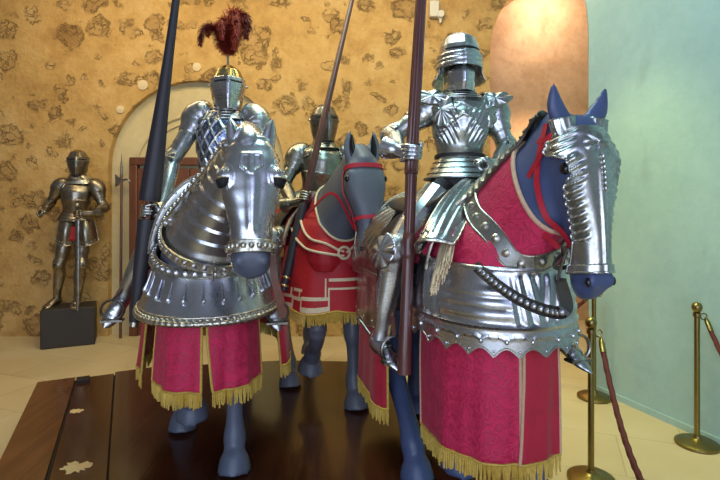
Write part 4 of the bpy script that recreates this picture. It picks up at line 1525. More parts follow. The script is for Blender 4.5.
for pts in ([A(-0.12, -0.20, 1.50), A(0.06, -0.26, 1.36), A(0.22, -0.20, 1.22), A(0.30, -0.09, 1.15), A(0.33, 0.0, 1.13)],
            [A(-0.12, 0.20, 1.50), A(0.06, 0.26, 1.36), A(0.22, 0.20, 1.22), A(0.33, 0.02, 1.12)],
            [A(-0.2, -0.27, 1.34), A(0.02, -0.29, 1.25), A(0.2, -0.22, 1.15), A(0.30, -0.12, 1.11), A(0.33, 0.0, 1.10)]):
    C, ns = drape(HM, pts, 0.024)
    b = MB(); b.tube([(*c, 0.009) for c in C], up=(0.2, 0.3, 1), sub=1, n=8)
    obj('chest_cord', b, M['cord'], nc)
C, ns = drape(HM, [A(0.33, 0.0, 1.12), A(0.331, 0.001, 1.121)], 0.028)
ce = C[0]
b = MB(); b.tube([(ce[0] + 0.005, ce[1] + 0.04 * math.sin(a_), ce[2] + 0.04 * math.cos(a_), 0.009) for a_ in np.linspace(0, 2 * PI, 25)], up=(1, 0, 0), sub=1, n=8)
obj('chest_ring', b, M['cord'], nc)


def mid_border(u, v):
    """white double line with a step round the middle of the skirt"""
    s_ = abs(v - 0.5) * 2
    lift = 0.0
    if s_ < 0.16: lift = 0.30
    elif 0.46 < s_ < 0.60: lift = 0.12
    e = 1 - u - lift
    if 0.05 < e < 0.10 or 0.19 < e < 0.235: return 1
    for s0 in (0.16, 0.46, 0.60):
        l0 = {0.16: (0.0, 0.30), 0.46: (0, 0.12), 0.60: (0, 0.12)}[s0]
        if abs(s_ - s0) < 0.009 and 0.05 < 1 - u < 0.10 + l0[1]: return 1
        if abs(s_ - s0 - 0.035) < 0.009 and 0.19 < 1 - u < 0.235 + l0[1]: return 1
    return 0


def midp(th, t):
    p = plan(th, 0.335 + 0.085 * t, 0.6, 0.30 + 0.075 * t, -0.03, 0.9)
    r = nrm(A(p[0], p[1], 0))
    p[2] = lerp(1.14, 0.74, t)
    if t > 0.8: p[2] -= (t - 0.8) / 0.2 * 0.025 * abs(math.sin(3.0 * th + 0.4))
    return p + r * 0.014 * t * math.sin(8 * th + 0.7)


ths = np.linspace(-1.8, 1.8, 230)
G = np.array([[midp(th, t) for th in ths] for t in np.linspace(0, 1, 60)])
b = MB(); b.grid(G, mf=mid_border)
sk = obj('front_skirt', b, [M['scarlet'], M['cord']], HM.t, solid=0.005)
obj('fringe', fringe(G[-1], 0.075, 0.008, 0.0046), M['fringe'], sk)
mb, chains = shell(HM.body_mesh, [((-0.78, 0, 0), (-1, 0, 0)), ((-0.10, 0, 0), (1, 0, 0)), ((0, 0, 1.10), (0, 0, -1))], 0.03)
sc_ = obj('saddle_cloth', mb, M['scarlet'], HM.t, ang=180, solid=0.004)
for sy in (-1, 1):
    C, ns = drape(HM, [A(-0.78, 0.34 * sy, 1.11), A(-0.45, 0.34 * sy, 1.11), A(-0.12, 0.34 * sy, 1.11)], 0.036)
    obj('fringe', fringe(C, 0.06), M['fringe'], sc_)
C, ns = drape(HM, [A(-0.10, -0.30, 1.15), A(-0.10, -0.22, 1.36), A(-0.10, 0.0, 1.46), A(-0.10, 0.22, 1.36), A(-0.10, 0.30, 1.15)], 0.04)
obj('edge_braid', band(C, 0.02, ns, 0.004), M['cord'], sc_)
saddle(HM, M['steel_dark'], h=0.12)
# ------------------------------------------------------------------ suits of armour (parts given in world coordinates)
def axes_of(up, fwd):
    up = nrm(up); f = nrm(np.asarray(fwd) - up * np.dot(fwd, up))
    return up, f, np.cross(up, f)            # up, forward, left


def saw(u, n):
    f = (u * n) % 1.0
    return f


def fan(c, n_, up, rx, ry, lobes=7, dish=0.25, flute=0.004, half=False, nu=10, nv=64):
    """dished, fluted plate with a lobed edge"""
    n_ = nrm(n_); up = nrm(np.asarray(up) - n_ * np.dot(up, n_)); s_ = np.cross(n_, up)
    G = []
    a0, a1 = (-PI * 0.62, PI * 0.62) if half else (0, 2 * PI)
    for i in range(nu + 1):
        k = i / nu
        row = []
        for a_ in np.linspace(a0, a1, nv + 1)[:(None if half else -1)]:
            lob = 1 + 0.10 * abs(math.cos(a_ * lobes / 2)) * k
            row.append(np.asarray(c) + s_ * rx * k * lob * math.sin(a_) + up * ry * k * lob * math.cos(a_)
                       - n_ * dish * min(rx, ry) * k * k + n_ * flute * math.cos(a_ * lobes) * k)
        G.append(row)
    b = MB(); b.grid(G, cv=not half)
    return b


def hand(parent, nm, c, a, q, R, mat, sgn=1.0, scale=1.0, wrist=None, spread=0.0235):
    """mailed hand closed round a bar of radius R along a; q points from the bar to the palm"""
    c = np.asarray(c, float); a = nrm(a); q = nrm(np.asarray(q) - a * np.dot(q, a)); r = np.cross(a, q) * sgn
    k = scale
    b = MB()
    b.ball(c + q * (R + 0.020 * k) - r * 0.018 * k, (0.022 * k, 0.040 * k, 0.048 * k), 16, 10, ax=(q, r, a))
    b.ball(c + q * (R + 0.010 * k) - r * 0.040 * k + a * 0.020 * k, (0.020 * k, 0.034 * k, 0.030 * k), 12, 8, ax=(q, r, a))
    o = obj(nm, b, mat, parent)
    lens = [0.88, 1.0, 0.95, 0.78]
    for i in range(4):
        off = (1.5 - i) * spread * k
        end = 255 * lens[i]
        keys = []
        for j, ph in enumerate(np.linspace(14, end, 10)):
            p = math.radians(ph)
            rr = R + 0.0125 * k
            fr = (0.0118 if j in (0, 3, 6) else 0.0102) * k * (1 - 0.018 * j)
            base = c + a * off * (1 - 0.04 * j)
            keys.append((*(base + q * rr * math.cos(p) + r * rr * math.sin(p)), fr))
        b = MB(); b.tube(keys, up=a, sub=3, n=10, mod=lambda u, th: 1 + 0.06 * (1 - saw(u, 5)))
        b.ball(keys[-1][:3], 0.0085 * k, 8, 6)
        b.ball(c + a * off + q * (R + 0.026 * k) + r * 0.010 * k, (0.011 * k,) * 3, 10, 7)
        obj('finger', b, mat, o)
    keys = []
    for j, ph in enumerate(np.linspace(-42, -165, 7)):
        p = math.radians(ph); rr = R + 0.014 * k
        keys.append((*(c + a * (0.035 + 0.012 * math.sin(j / 6 * PI)) * k + q * rr * math.cos(p) + r * rr * math.sin(p)), (0.0135 - 0.0007 * j) * k))
    b = MB(); b.tube(keys, up=a, sub=3, n=10, mod=lambda u, th: 1 + 0.06 * (1 - saw(u, 3))); b.ball(keys[-1][:3], 0.0095 * k, 8, 6)
    obj('thumb', b, mat, o)
    if wrist is not None:
        w_ = np.asarray(wrist, float)
        e_ = c + q * (R + 0.016 * k) - r * 0.040 * k
        d = nrm(e_ - w_)
        b = MB(); b.tube([(*(w_ - d * 0.085 * k), 0.058 * k), (*(w_ - d * 0.03 * k), 0.048 * k), (*w_, 0.037 * k), (*lerp(w_, e_, 0.6), 0.036 * k), (*e_, 0.032 * k)], up=a, sub=4, n=18,
                         mod=lambda u, th: 1 + 0.025 * (1 - saw(u, 5)))
        b.rivets([w_ - d * 0.07 * k + nrm(np.cross(d, A(math.cos(x), math.sin(x), 0.3))) * 0.056 * k for x in np.linspace(0, 6, 7)], 0.005 * k)
        obj('gauntlet_cuff', b, mat, o)
    return o


def helmet_grid(c, up, f, l, prof, th0=-PI, th1=PI, n=48, nu=26, off=0.0, keel=0.0, kw=0.5, relief=None):
    """prof rows: (s, z, halfwidth, front, back); s 0..1"""
    G = []
    for s_ in np.linspace(prof[0][0], prof[-1][0], nu):
        z, w_, df, db = interp(prof, s_)
        row = []
        for th in np.linspace(th0, th1, n):
            ct = math.cos(th)
            d = df if ct > 0 else db
            k = 1 + keel * g(th, kw)
            rl = relief(s_, th) if relief else 0
            row.append(c + up * z + l * (w_ + off + rl) * math.sin(th) + f * (d + off + rl) * ct * k)
        G.append(row)
    return np.array(G)


def cuirass(o, W, N, up, f, l, mat, k=1.0, style='plain', etch=None):
    KK = [(0.0, 0.128, 0.105, 0.090), (0.18, 0.138, 0.128, 0.100), (0.42, 0.163, 0.155, 0.118), (0.64, 0.178, 0.155, 0.122), (0.80, 0.172, 0.130, 0.112), (0.92, 0.125, 0.095, 0.090), (1.0, 0.078, 0.078, 0.072)]

    def pt(s_, th, off=0.0):
        w_, df, db = interp(KK, s_)
        ct = math.cos(th)
        d = df if ct > 0 else db
        p = lerp(W, N, s_)
        kk = 1 + 0.05 * g(th, 0.25) * (1 if style != 'diamond' else 0.6)
        return p + l * (w_ * k + off) * spow(math.sin(th), 0.88) + f * (d * k + off) * spow(ct, 0.92) * kk

    def relief(s_, th):
        if style == 'gothic':
            q = abs(th)
            h = 0.0
            if q < 1.35:
                v = s_ - 0.30 - 0.22 * q                       # fan of flutes rising from the waist
                h += 0.0045 * math.cos(q * 30 - s_ * 34) * sstep(0.05, 0.25, q) * sstep(0.16, 0.3, s_) * (1 - sstep(0.66, 0.78, s_)) * (1 - sstep(1.0, 1.3, q))
                e = s_ - (0.62 - 0.35 * q)
                h += 0.007 * g(e, 0.025) * (1 if q < 1.0 else 0)          # pointed edge of the lower breastplate
                e2 = s_ - (0.80 - 0.10 * abs(math.sin(q * 4)))
                h += 0.006 * g(e2, 0.018)
            return h
        if style == 'diamond' and etch is not None and abs(th) < 1.45 and 0.12 < s_ < 0.93:
            a_, b_ = (th * 0.62 + s_) * 3.6, (th * 0.62 - s_) * 3.6
            e = min(abs((a_ % 1) - 0.5), abs((b_ % 1) - 0.5))
            return 0.006 * (1 - sstep(0.06, 0.16, e))
        return 0.004 * g(s_ - 0.5, 0.015) if style == 'lames' else 0

    n, m = (210, 120) if style in ('gothic', 'diamond') else (48, 30)
    G = [[pt(s_, th, relief(s_, th)) for th in np.linspace(-PI, PI, n + 1)[:-1]] for s_ in np.linspace(0, 1, m)]

    def mf(u, v):
        th = -PI + v * 2 * PI
        if style == 'diamond' and abs(th) < 1.45 and 0.12 < u < 0.93:
            a_, b_ = (th * 0.62 + u) * 3.6, (th * 0.62 - u) * 3.6
            e = min(abs((a_ % 1) - 0.5), abs((b_ % 1) - 0.5))
            ctr = math.hypot((a_ % 1 + 0.5) % 1 - 0.5, (b_ % 1 + 0.5) % 1 - 0.5)
            return 0 if e < 0.12 else (0 if ctr < 0.12 else 1)
        return 0
    b = MB(); b.grid(G, cv=True, cap=True, mf=mf)
    q = obj('cuirass', b, [mat, etch] if etch else mat, o)
    for sy in (-1, 1):                                              # arm hole rolls
        b = MB(); b.tube([(*pt(0.80 + 0.13 * math.cos(a_), sy * (1.25 + 0.45 * math.sin(a_)), 0.004), 0.007) for a_ in np.linspace(0, 2 * PI, 20)], up=(0.1, 0.2, 1), sub=1, n=8)
        obj('arm_hole_roll', b, mat, q)
    for s_, r_ in ((0.985, 0.009), (0.01, 0.009)):
        b = MB(); b.tube([(*pt(s_, th, 0.006), r_) for th in np.linspace(-PI, PI, 40)], up=up, sub=1, n=8)
        obj('rolled_edge', b, mat, q)
    if style == 'plain':
        b = MB(); b.grid([[pt(s_, th, 0.007 + 0.004 * g(s_ - 0.08, 0.02)) for th in np.linspace(-1.3, 1.3, 40)] for s_ in np.linspace(0.02, 0.42, 16)])
        obj('plackart', b, mat, q, solid=0.003)
    return pt


def fauld(o, W, up, f, l, mat, n=4, drop=0.13, k=1.0, mailm=None, flare=0.07):
    G = []
    for i in range(n):
        for j in range(5):
            t = (i + j / 4.001) / n
            r_ = 0.010 * (1 - j / 4)
            G.append([W + up * (0.01 - drop * t) + l * ((0.132 + flare * t) * k + 0.006 * (j / 4) + r_ * 0) * math.sin(th) + f * ((0.108 + flare * 0.9 * t) * k + 0.008 * (j / 4)) * math.cos(th)
                      for th in np.linspace(-PI, PI, 49)[:-1]])
    b = MB(); b.grid(G, cv=True)
    q = obj('fauld', b, mat, o, solid=0.003, ang=25)
    b = MB(); b.tube([(*(W + up * 0.012 + l * 0.140 * k * math.sin(th) + f * 0.116 * k * math.cos(th)), 0.006, 0.016) for th in np.linspace(-PI, PI, 40)], up=up, sub=1, n=8)
    obj('waist_belt', b, M['black_leather'], q)
    if mailm:
        G = [[W + up * (-drop * 0.5 - 0.14 * t) + l * (0.155 + 0.02 * t + 0.004 * math.sin(th * 14)) * k * math.sin(th) + f * (0.13 + 0.02 * t) * k * math.cos(th) for th in np.linspace(-PI, PI, 60)[:-1]] for t in np.linspace(0, 1, 6)]
        b = MB(); b.grid(G, cv=True); obj('mail_skirt', b, mailm, o, solid=0.004)


def limb_suit(o, parts, m):
    b = MB()
    for keys in parts:
        b.tube([(*p, r_ * 0.78) for p, r_ in keys], up=(0.31, 0.17, 0.4), sub=1, n=12)
    return obj('arming_suit', b, m, o)


def arm(o, sh, el, wr, neck, up, f, side, mat, k=1.0, wing=True, gothic=False):
    """side = +1 left, -1 right"""
    sh, el, wr = map(lambda v: np.asarray(v, float), (sh, el, wr))
    d1, d2 = nrm(el - sh), nrm(wr - el)
    outw = nrm(sh - neck - up * np.dot(sh - neck, up))
    upv = f
    # pauldron
    K = [(*(sh - outw * 0.085 * k + up * 0.035 * k), 0.055 * k, 0.05 * k), (*(sh - outw * 0.035 * k + up * 0.022 * k), 0.088 * k, 0.074 * k), (*(sh + d1 * 0.02 * k + outw * 0.008 * k), 0.094 * k, 0.082 * k),
         (*(sh + d1 * 0.085 * k), 0.080 * k, 0.072 * k), (*(sh + d1 * 0.15 * k), 0.064 * k, 0.060 * k)]
    b = MB(); b.tube(K, up=upv, sub=9, n=26, mod=lambda u, th: 1 + 0.028 * saw(u, 6))
    q = obj('pauldron', b, mat, o, ang=28)
    b = MB(); b.rivets([sh + f * 0.080 * k + d1 * 0.045 * k * j + up * 0.01 for j in (0, 1, 2)], 0.006 * k)
    obj('lame_rivets', b, M['steel_rim'], q)
    if gothic:
        obj('besagew', fan(sh + f * 0.118 * k - outw * 0.040 - up * 0.030, nrm(f + outw * 0.35 + up * 0.1), up, 0.066 * k, 0.092 * k, 9, 0.35, 0.006), mat, o, solid=0.003)
        obj('pauldron_flange', fan(sh + outw * 0.005 + up * 0.045 + f * 0.095, nrm(f + up * 0.35), nrm(outw + up * 0.1), 0.045 * k, 0.095 * k, 7, 0.35, 0.005), mat, o, solid=0.003)
    # upper arm
    b = MB(); b.tube([(*(sh + d1 * 0.10 * k), 0.056 * k), (*lerp(sh, el, 0.6), 0.056 * k), (*(el - d1 * 0.035), 0.049 * k)], up=upv, sub=8, n=20, mod=lambda u, th: 1 + 0.03 * saw(u, 3))
    obj('upper_arm_plate', b, mat, o, ang=28)
    # elbow
    mid = nrm(d1 + d2)
    back = nrm(d1 - d2) if np.linalg.norm(d1 - d2) > 0.05 else -f
    b = MB(); b.tube([(*(el - d1 * 0.065 * k), 0.052 * k), (*(el - d1 * 0.03 + back * 0.008), 0.058 * k), (*(el + back * 0.016), 0.062 * k), (*(el + d2 * 0.03 + back * 0.008), 0.058 * k), (*(el + d2 * 0.065 * k), 0.051 * k)],
                     up=np.cross(d1, d2) if np.linalg.norm(np.cross(d1, d2)) > 0.1 else upv, sub=6, n=20, mod=lambda u, th: 1 + 0.05 * (1 - abs(2 * saw(u, 2.5) - 1)))
    q = obj('elbow_cop', b, mat, o, ang=28)
    if wing:
        wn = nrm(np.cross(mid, back)); wn = wn if np.dot(wn, f) > 0 else -wn
        obj('elbow_wing', fan(el + wn * 0.060 * k, wn, back, 0.046 * k, 0.060 * k, 7, 0.3, 0.004), mat, q, solid=0.003)
    # forearm
    b = MB(); b.tube([(*(el + d2 * 0.035), 0.052 * k), (*lerp(el, wr, 0.4), 0.052 * k), (*lerp(el, wr, 0.8), 0.041 * k), (*lerp(el, wr, 1.0), 0.037 * k)], up=upv, sub=7, n=20,
                     mod=(lambda u, th: 1 + 0.025 * math.cos(th * 9)) if gothic else (lambda u, th: 1 + 0.02 * saw(u, 2)))
    obj('forearm_plate', b, mat, o)
    return q


def leg(o, hip, kn, an, toe, side, mat, k=1.0, gothic=False, wing=True, pointy=1.0, spur=False, outv=None, wsc=1.0):
    hip, kn, an, toe = map(lambda v: np.asarray(v, float), (hip, kn, an, toe))
    d1, d2, d3 = nrm(kn - hip), nrm(an - kn), nrm(toe - an)
    front = nrm(d1 - d2) if np.linalg.norm(d1 - d2) > 0.25 else nrm(d3 - d2 * np.dot(d3, d2))
    out = nrm(outv) if outv is not None else nrm(np.cross(d2, front)) * 1.0
    upv = front
    b = MB(); b.tube([(*lerp(hip, kn, 0.15), 0.092 * k, 0.092 * k), (*lerp(hip, kn, 0.55), 0.086 * k, 0.088 * k), (*(kn - d1 * 0.05), 0.066 * k, 0.068 * k)], up=out, sub=10, n=26,
                     mod=(lambda u, th: 1 + 0.035 * math.cos(th * 12)) if gothic else (lambda u, th: 1 + 0.03 * saw(u, 3)))
    obj('thigh_plate', b, mat, o, ang=30)
    b = MB(); b.tube([(*(kn - d1 * 0.075 * k), 0.066 * k), (*(kn - d1 * 0.03 + front * 0.010), 0.068 * k), (*(kn + front * 0.018), 0.070 * k), (*(kn + d2 * 0.03 + front * 0.010), 0.067 * k), (*(kn + d2 * 0.085 * k), 0.061 * k)],
                     up=out, sub=7, n=24, mod=lambda u, th: 1 + 0.04 * (1 - abs(2 * saw(u, 2.5) - 1)))
    q = obj('knee_cop', b, mat, o, ang=28)
    if wing:
        obj('knee_wing', fan(kn + out * 0.078 * k + front * 0.01, nrm(out + front * 0.2), front, 0.060 * k * wsc, 0.078 * k * wsc, 9, 0.3, 0.006), mat, q, solid=0.003)
    calf = -front
    K = [(*(kn + d2 * 0.06), 0.060 * k, 0.060 * k), (*(lerp(kn, an, 0.32) + calf * 0.014), 0.062 * k, 0.070 * k), (*lerp(kn, an, 0.65), 0.050 * k, 0.056 * k), (*lerp(kn, an, 0.88), 0.042 * k, 0.046 * k), (*an, 0.045 * k, 0.050 * k)]
    b = MB(); b.tube(K, up=out, sub=7, n=24, mod=lambda u, th: 1 + 0.02 * g(((th + PI / 2) % (2 * PI)) - 0, 0.2))
    obj('greave', b, mat, o)
    heel = an - d3 * 0.035 * k - 0 * d2 + d2 * 0.035 * k
    L = np.linalg.norm(toe - an)
    fup = -nrm(d2 - d3 * np.dot(d2, d3))
    K = [(*(heel - d3 * 0.02), 0.030 * k, 0.036 * k), (*heel, 0.042 * k, 0.050 * k), (*(an + d3 * L * 0.35 - fup * 0.035 * k), 0.046 * k, 0.040 * k), (*(an + d3 * L * 0.65 - fup * 0.048 * k), 0.048 * k, 0.028 * k),
         (*(an + d3 * L * 0.9 - fup * 0.055 * k), 0.034 * k if pointy else 0.046 * k, 0.020 * k), (*(an + d3 * L * (1.0 + 0.25 * pointy) - fup * 0.058 * k), 0.006 if pointy else 0.03, 0.006 if pointy else 0.014)]
    b = MB(); b.tube(K, up=fup, sub=7, n=20, mod=lambda u, th: 1 + 0.06 * (1 - saw(u, 8)) * (1 if u > 0.25 else 0))
    q = obj('sabaton', b, mat, o, ang=28)
    if spur:
        s0 = heel - d3 * 0.05
        e_ = heel - d3 * 0.16 + fup * 0.02
        b = MB(); b.tube([(*s0, 0.006), (*lerp(s0, e_, 0.5), 0.006), (*e_, 0.005)], up=fup, sub=2, n=8)
        for a_ in range(8):
            v_ = -d3 * math.cos(a_ * PI / 4) + fup * math.sin(a_ * PI / 4)
            b.tube([(*e_, 0.004), (*(e_ + v_ * 0.024), 0.001)], up=np.cross(d3, fup), sub=1, n=6)
        obj('rowel_spur', b, M['steel_dark'], q)
    return front


def tasset(o, top, end, front, out, mat, w0=0.10, w1=0.13, flutes=6, rivet=True, bulge=0.035, n=46):
    """plate hanging from the waist over the thigh"""
    top, end = np.asarray(top, float), np.asarray(end, float)
    d = nrm(end - top); out = nrm(out - d * np.dot(out, d)); no = np.cross(d, out); no = no if np.dot(no, front) > 0 else -no
    G = []
    for i in range(26):
        t = i / 25
        w_ = lerp(w0, w1, t ** 0.9)
        row = []
        for x in np.linspace(-1, 1, n):
            p = lerp(top, end, t) + out * w_ * x - no * w_ * 0.75 * x * x + no * bulge * (1 - x * x) * math.sin(PI * min(1, t * 0.8 + 0.15))
            p = p + d * (-0.05 * abs(x) ** 2 * t + 0.0)
            if flutes: p = p + no * 0.0055 * math.cos(x * PI * flutes) * math.sin(PI * min(1, 0.1 + t * 0.85))
            if t > 0.93: p = p + no * 0.006
            row.append(p)
        G.append(row)
    b = MB(); b.grid(G)
    q = obj('tasset', b, mat, o, solid=0.004)
    G = np.array(G)
    c = np.vstack([G[:, 0], G[-1], G[::-1, -1]])
    b = MB(); b.tube([(*p, 0.006) for p in c], up=no, sub=1, n=8)
    if rivet:
        b.rivets([G[22][j] + no * 0.004 for j in range(3, n, 6)], 0.007)
    obj('riveted_edge', b, M['steel_rim'], q)
    return q


def feather(parent, spine, width, mat, seed, n=240, curl=0.5):
    n = int(n * 2.2)
    r_ = random.Random(seed)
    C = arc_resample(cr(np.array(spine), 10), 0.006)
    m = len(C)
    b = MB()
    b.tube([(*c, 0.0035 * (1 - 0.7 * i / m)) for i, c in enumerate(C[::3])], up=(0.3, 1, 0.2), sub=1, n=6)
    for i in range(n):
        t = r_.random()
        k = min(m - 2, int(t * (m - 1)))
        tg = nrm(C[k + 1] - C[k])
        a_ = r_.random() * 2 * PI
        s_ = nrm(np.cross(tg, A(0.2, 1, 0.3))); u_ = np.cross(tg, s_)
        dr = nrm(s_ * math.cos(a_) + u_ * math.sin(a_) + tg * 0.5)
        L = width * (0.55 + 0.6 * r_.random()) * (0.45 + 0.9 * math.sin(PI * min(1, 0.12 + 0.85 * t)))
        pts = []
        p = C[k].copy(); v = dr.copy()
        for j in range(5):
            pts.append(p.copy())
            p = p + v * L / 4
            v = nrm(v + A(0, 0, -0.22 * curl * (j + 1)) + tg * 0.12)
        w_ = 0.0030
        q = nrm(np.cross(dr, tg))
        G = [[p_ + q * w_ * (1 - 0.2 * j), p_ - q * w_ * (1 - 0.2 * j)] for j, p_ in enumerate(pts)]
        b.grid(G)
    return obj('ostrich_feather', b, mat, parent, fix=False)
def skull(o, c, up, f, l, mat, w_=0.118, crest=0.02, name='helmet', low=-0.13, top=0.158):
    prof = [(0, top, 0.004, 0.004, 0.004), (0.10, top * 0.965, 0.040, 0.045, 0.05), (0.28, top * 0.78, w_ * 0.72, w_ * 0.80, w_ * 0.86), (0.50, top * 0.42, w_ * 0.95, w_ * 1.04, w_ * 1.1), (0.70, -0.005, w_, w_ * 1.06, w_ * 1.12),
            (0.86, low * 0.55, w_ * 0.90, w_ * 0.85, w_ * 0.98), (1.0, low, w_ * 0.76, w_ * 0.72, w_ * 0.74)]
    G = helmet_grid(c, up, f, l, prof, n=61, nu=40, relief=lambda s_, th: crest * (g(th, 0.12) + g(abs(th) - PI, 0.12)) * (1 - sstep(0.55, 0.8, s_)))
    b = MB(); b.grid(G[:, :-1], cv=True)
    return obj(name, b, mat, o)


def knight_close(o, c, up, f, l, mat, skullmat, visormat, w_=0.118):
    h = skull(o, c, up, f, l, skullmat, w_)
    prof = [(0, 0.066, w_ * 0.95, w_ * 1.03, w_), (0.30, 0.020, w_ * 0.98, w_ * 1.12, w_), (0.65, -0.055, w_ * 0.82, w_ * 1.16, w_), (1.0, -0.140, w_ * 0.60, w_ * 1.0, w_ * 0.7)]

    def rel(s_, th):
        r = -0.004 * (1 - sstep(0, 0.12, s_)) + 0.003 * g(s_ - 0.05, 0.03)
        if abs(s_ - 0.20) < 0.035 and 0.12 < abs(th) < 0.95: r -= 0.012
        return r
    G = helmet_grid(c, up, f, l, prof, -1.65, 1.65, 90, 60, 0.007, 0.16, 0.35, rel)
    b = MB(); b.grid(G)
    v = obj('visor', b, visormat, h, solid=0.003)
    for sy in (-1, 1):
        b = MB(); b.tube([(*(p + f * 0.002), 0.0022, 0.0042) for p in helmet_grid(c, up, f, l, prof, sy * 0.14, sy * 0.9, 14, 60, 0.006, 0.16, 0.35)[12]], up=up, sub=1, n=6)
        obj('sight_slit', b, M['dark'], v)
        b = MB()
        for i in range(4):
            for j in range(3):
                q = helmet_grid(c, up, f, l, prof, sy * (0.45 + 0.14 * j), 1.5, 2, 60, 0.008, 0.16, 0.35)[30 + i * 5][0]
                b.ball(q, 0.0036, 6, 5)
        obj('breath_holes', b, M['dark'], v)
        b = MB(); b.ball(c + l * sy * (w_ + 0.008) + up * 0.025, (0.011, 0.011, 0.011), 10, 7)
        obj('visor_pivot', b, M['steel_rim'], v)
    # gorget
    b = MB(); b.tube([(*(c + up * -0.115), w_ * 0.74, w_ * 0.70), (*(c + up * -0.145), w_ * 0.80, w_ * 0.76), (*(c + up * -0.17), w_ * 0.92, w_ * 0.86), (*(c + up * -0.20), w_ * 1.15, w_ * 1.0)], up=f, sub=7, n=36, mod=lambda u, th: 1 + 0.03 * saw(u, 4))
    obj('gorget', b, mat, o, ang=28)
    return h


# ================================================================= left mounted armour (plume)
f = nrm(A(0.22, -0.98, 0)); W, N = P(219, 180, 3.42), P(227, 110, 3.42)
o = thing('mounted_armour', 'suit of armour with dark red plume and blue lozenge breastplate riding the plate barded horse', 'suit of armour', tuple(HL.world(A(-0.42, 0, 1.47))), world=True, group='suits of armour')
up, f, l = axes_of(N - W, f)
mt = M['steel_knight']
sr, er, wr = P(199, 116, 3.42), P(172, 161, 3.28), P(161, 206, 3.10)
sl, el, wl = P(255, 119, 3.40), P(267, 160, 3.30), P(248, 188, 3.08)
hr_, kr, ar, tr = P(203, 195, 3.38), P(155, 232, 3.08), P(124, 296, 3.13), P(106, 322, 3.00)
hl_, kl, al, tl = P(240, 195, 3.38), P(269, 240, 3.02), P(272, 298, 3.05), P(280, 324, 2.94)
limb_suit(o, [[(sr, 0.055), (er, 0.045), (wr, 0.034)], [(sl, 0.055), (el, 0.045), (wl, 0.034)], [(hr_, 0.085), (kr, 0.06), (ar, 0.036)], [(hl_, 0.085), (kl, 0.06), (al, 0.036)],
              [(W - up * 0.16, 0.14), (W, 0.115)]], M['mail'])
cuirass(o, W, N, up, f, l, mt, 1.0, 'diamond', M['steel_etch'])
fauld(o, W, up, f, l, mt, 4, 0.13, 1.0, M['mail'])
arm(o, sr, er, wr, N, up, f, -1, mt)
arm(o, sl, el, wl, N, up, f, 1, mt)
la_top, la_g, la_b = P(176, 0, 3.02), P(148, 212, 3.00), P(134, 326, 2.98)
ax = nrm(la_top - la_g)
hand(o, 'gauntlet', la_g, ax, wr - la_g, 0.021, mt, 1.0, 1.0, wr)
hand(o, 'gauntlet', P(241, 190, 3.0), nrm(A(0.5, -0.6, 0.2)), A(0, 0.2, 1), 0.012, mt, -1.0, 1.0, wl)
leg(o, hr_, kr, ar, tr, -1, mt, spur=True, pointy=0.3, outv=-l)
leg(o, hl_, kl, al, tl, 1, mt, spur=True, pointy=0.3, outv=l)
tasset(o, P(208, 186, 3.28), lerp(hr_, kr, 0.62) + up * 0.10 + f * 0.02, nrm(up + f), -l, mt, 0.085, 0.11, 5)
tasset(o, P(236, 186, 3.28), lerp(hl_, kl, 0.62) + up * 0.10 + f * 0.02, nrm(up + f), l, mt, 0.085, 0.11, 5)
c = P(228, 90, 3.40)
hf = nrm(A(0.26, -0.97, 0)); hu, hf, hl2 = axes_of(A(0, 0, 1), hf)
hh = knight_close(o, c, hu, hf, hl2, mt, M['brassy'], M['steel_blue'], 0.110)
pt = c + hu * 0.145
b = MB(); b.tube([(*(pt - hu * 0.01), 0.016), (*(pt + hu * 0.03), 0.008), (*(pt + hu * 0.14), 0.005)], up=hf, sub=3, n=10)
ph = obj('plume_holder', b, M['steel_rim'], hh)
d = 3.40
base = P(229, 54, d)


def Q(px, py, dd=0.0):
    return P(px, py, d + dd)


feather(ph, [base, Q(222, 40, -0.03), Q(214, 28, -0.05), Q(206, 27, -0.05), Q(201, 36, -0.05), Q(200, 45, -0.05)], 0.050, M['feather_black'], 1, 420, 1.0)
feather(ph, [base, Q(222, 45, 0.03), Q(216, 30, 0.03), Q(211, 28, 0.03), Q(207, 36, 0.02)], 0.05, M['feather'], 2, 420, 1.0)
feather(ph, [base, Q(227, 38, -0.05), Q(226, 22, -0.07), Q(223, 22, -0.10), Q(222, 36, -0.12)], 0.062, M['feather'], 3, 650, 1.0)
feather(ph, [base, Q(231, 38, -0.03), Q(231, 18, -0.04), Q(234, 14, -0.08), Q(236, 32, -0.11), Q(234, 48, -0.11)], 0.065, M['feather'], 4, 800, 1.0)
feather(ph, [base, Q(236, 38, 0), Q(238, 20, 0), Q(243, 16, -0.03), Q(247, 26, -0.05), Q(246, 38, -0.05)], 0.060, M['feather_black'], 5, 700, 1.0)
feather(ph, [base, Q(233, 38, 0.06), Q(236, 18, 0.10), Q(240, 15, 0.13), Q(244, 22, 0.14)], 0.065, M['feather_black'], 6, 500, 1.0)
feather(ph, [base, Q(227, 38, 0.05), Q(222, 24, 0.08), Q(216, 26, 0.10)], 0.06, M['feather'], 7, 420, 1.0)
stirrup(HL, tr + (ar - tr) * 0.35 - A(0, 0, 0.045)); stirrup(HL, tl + (al - tl) * 0.35 - A(0, 0, 0.045))

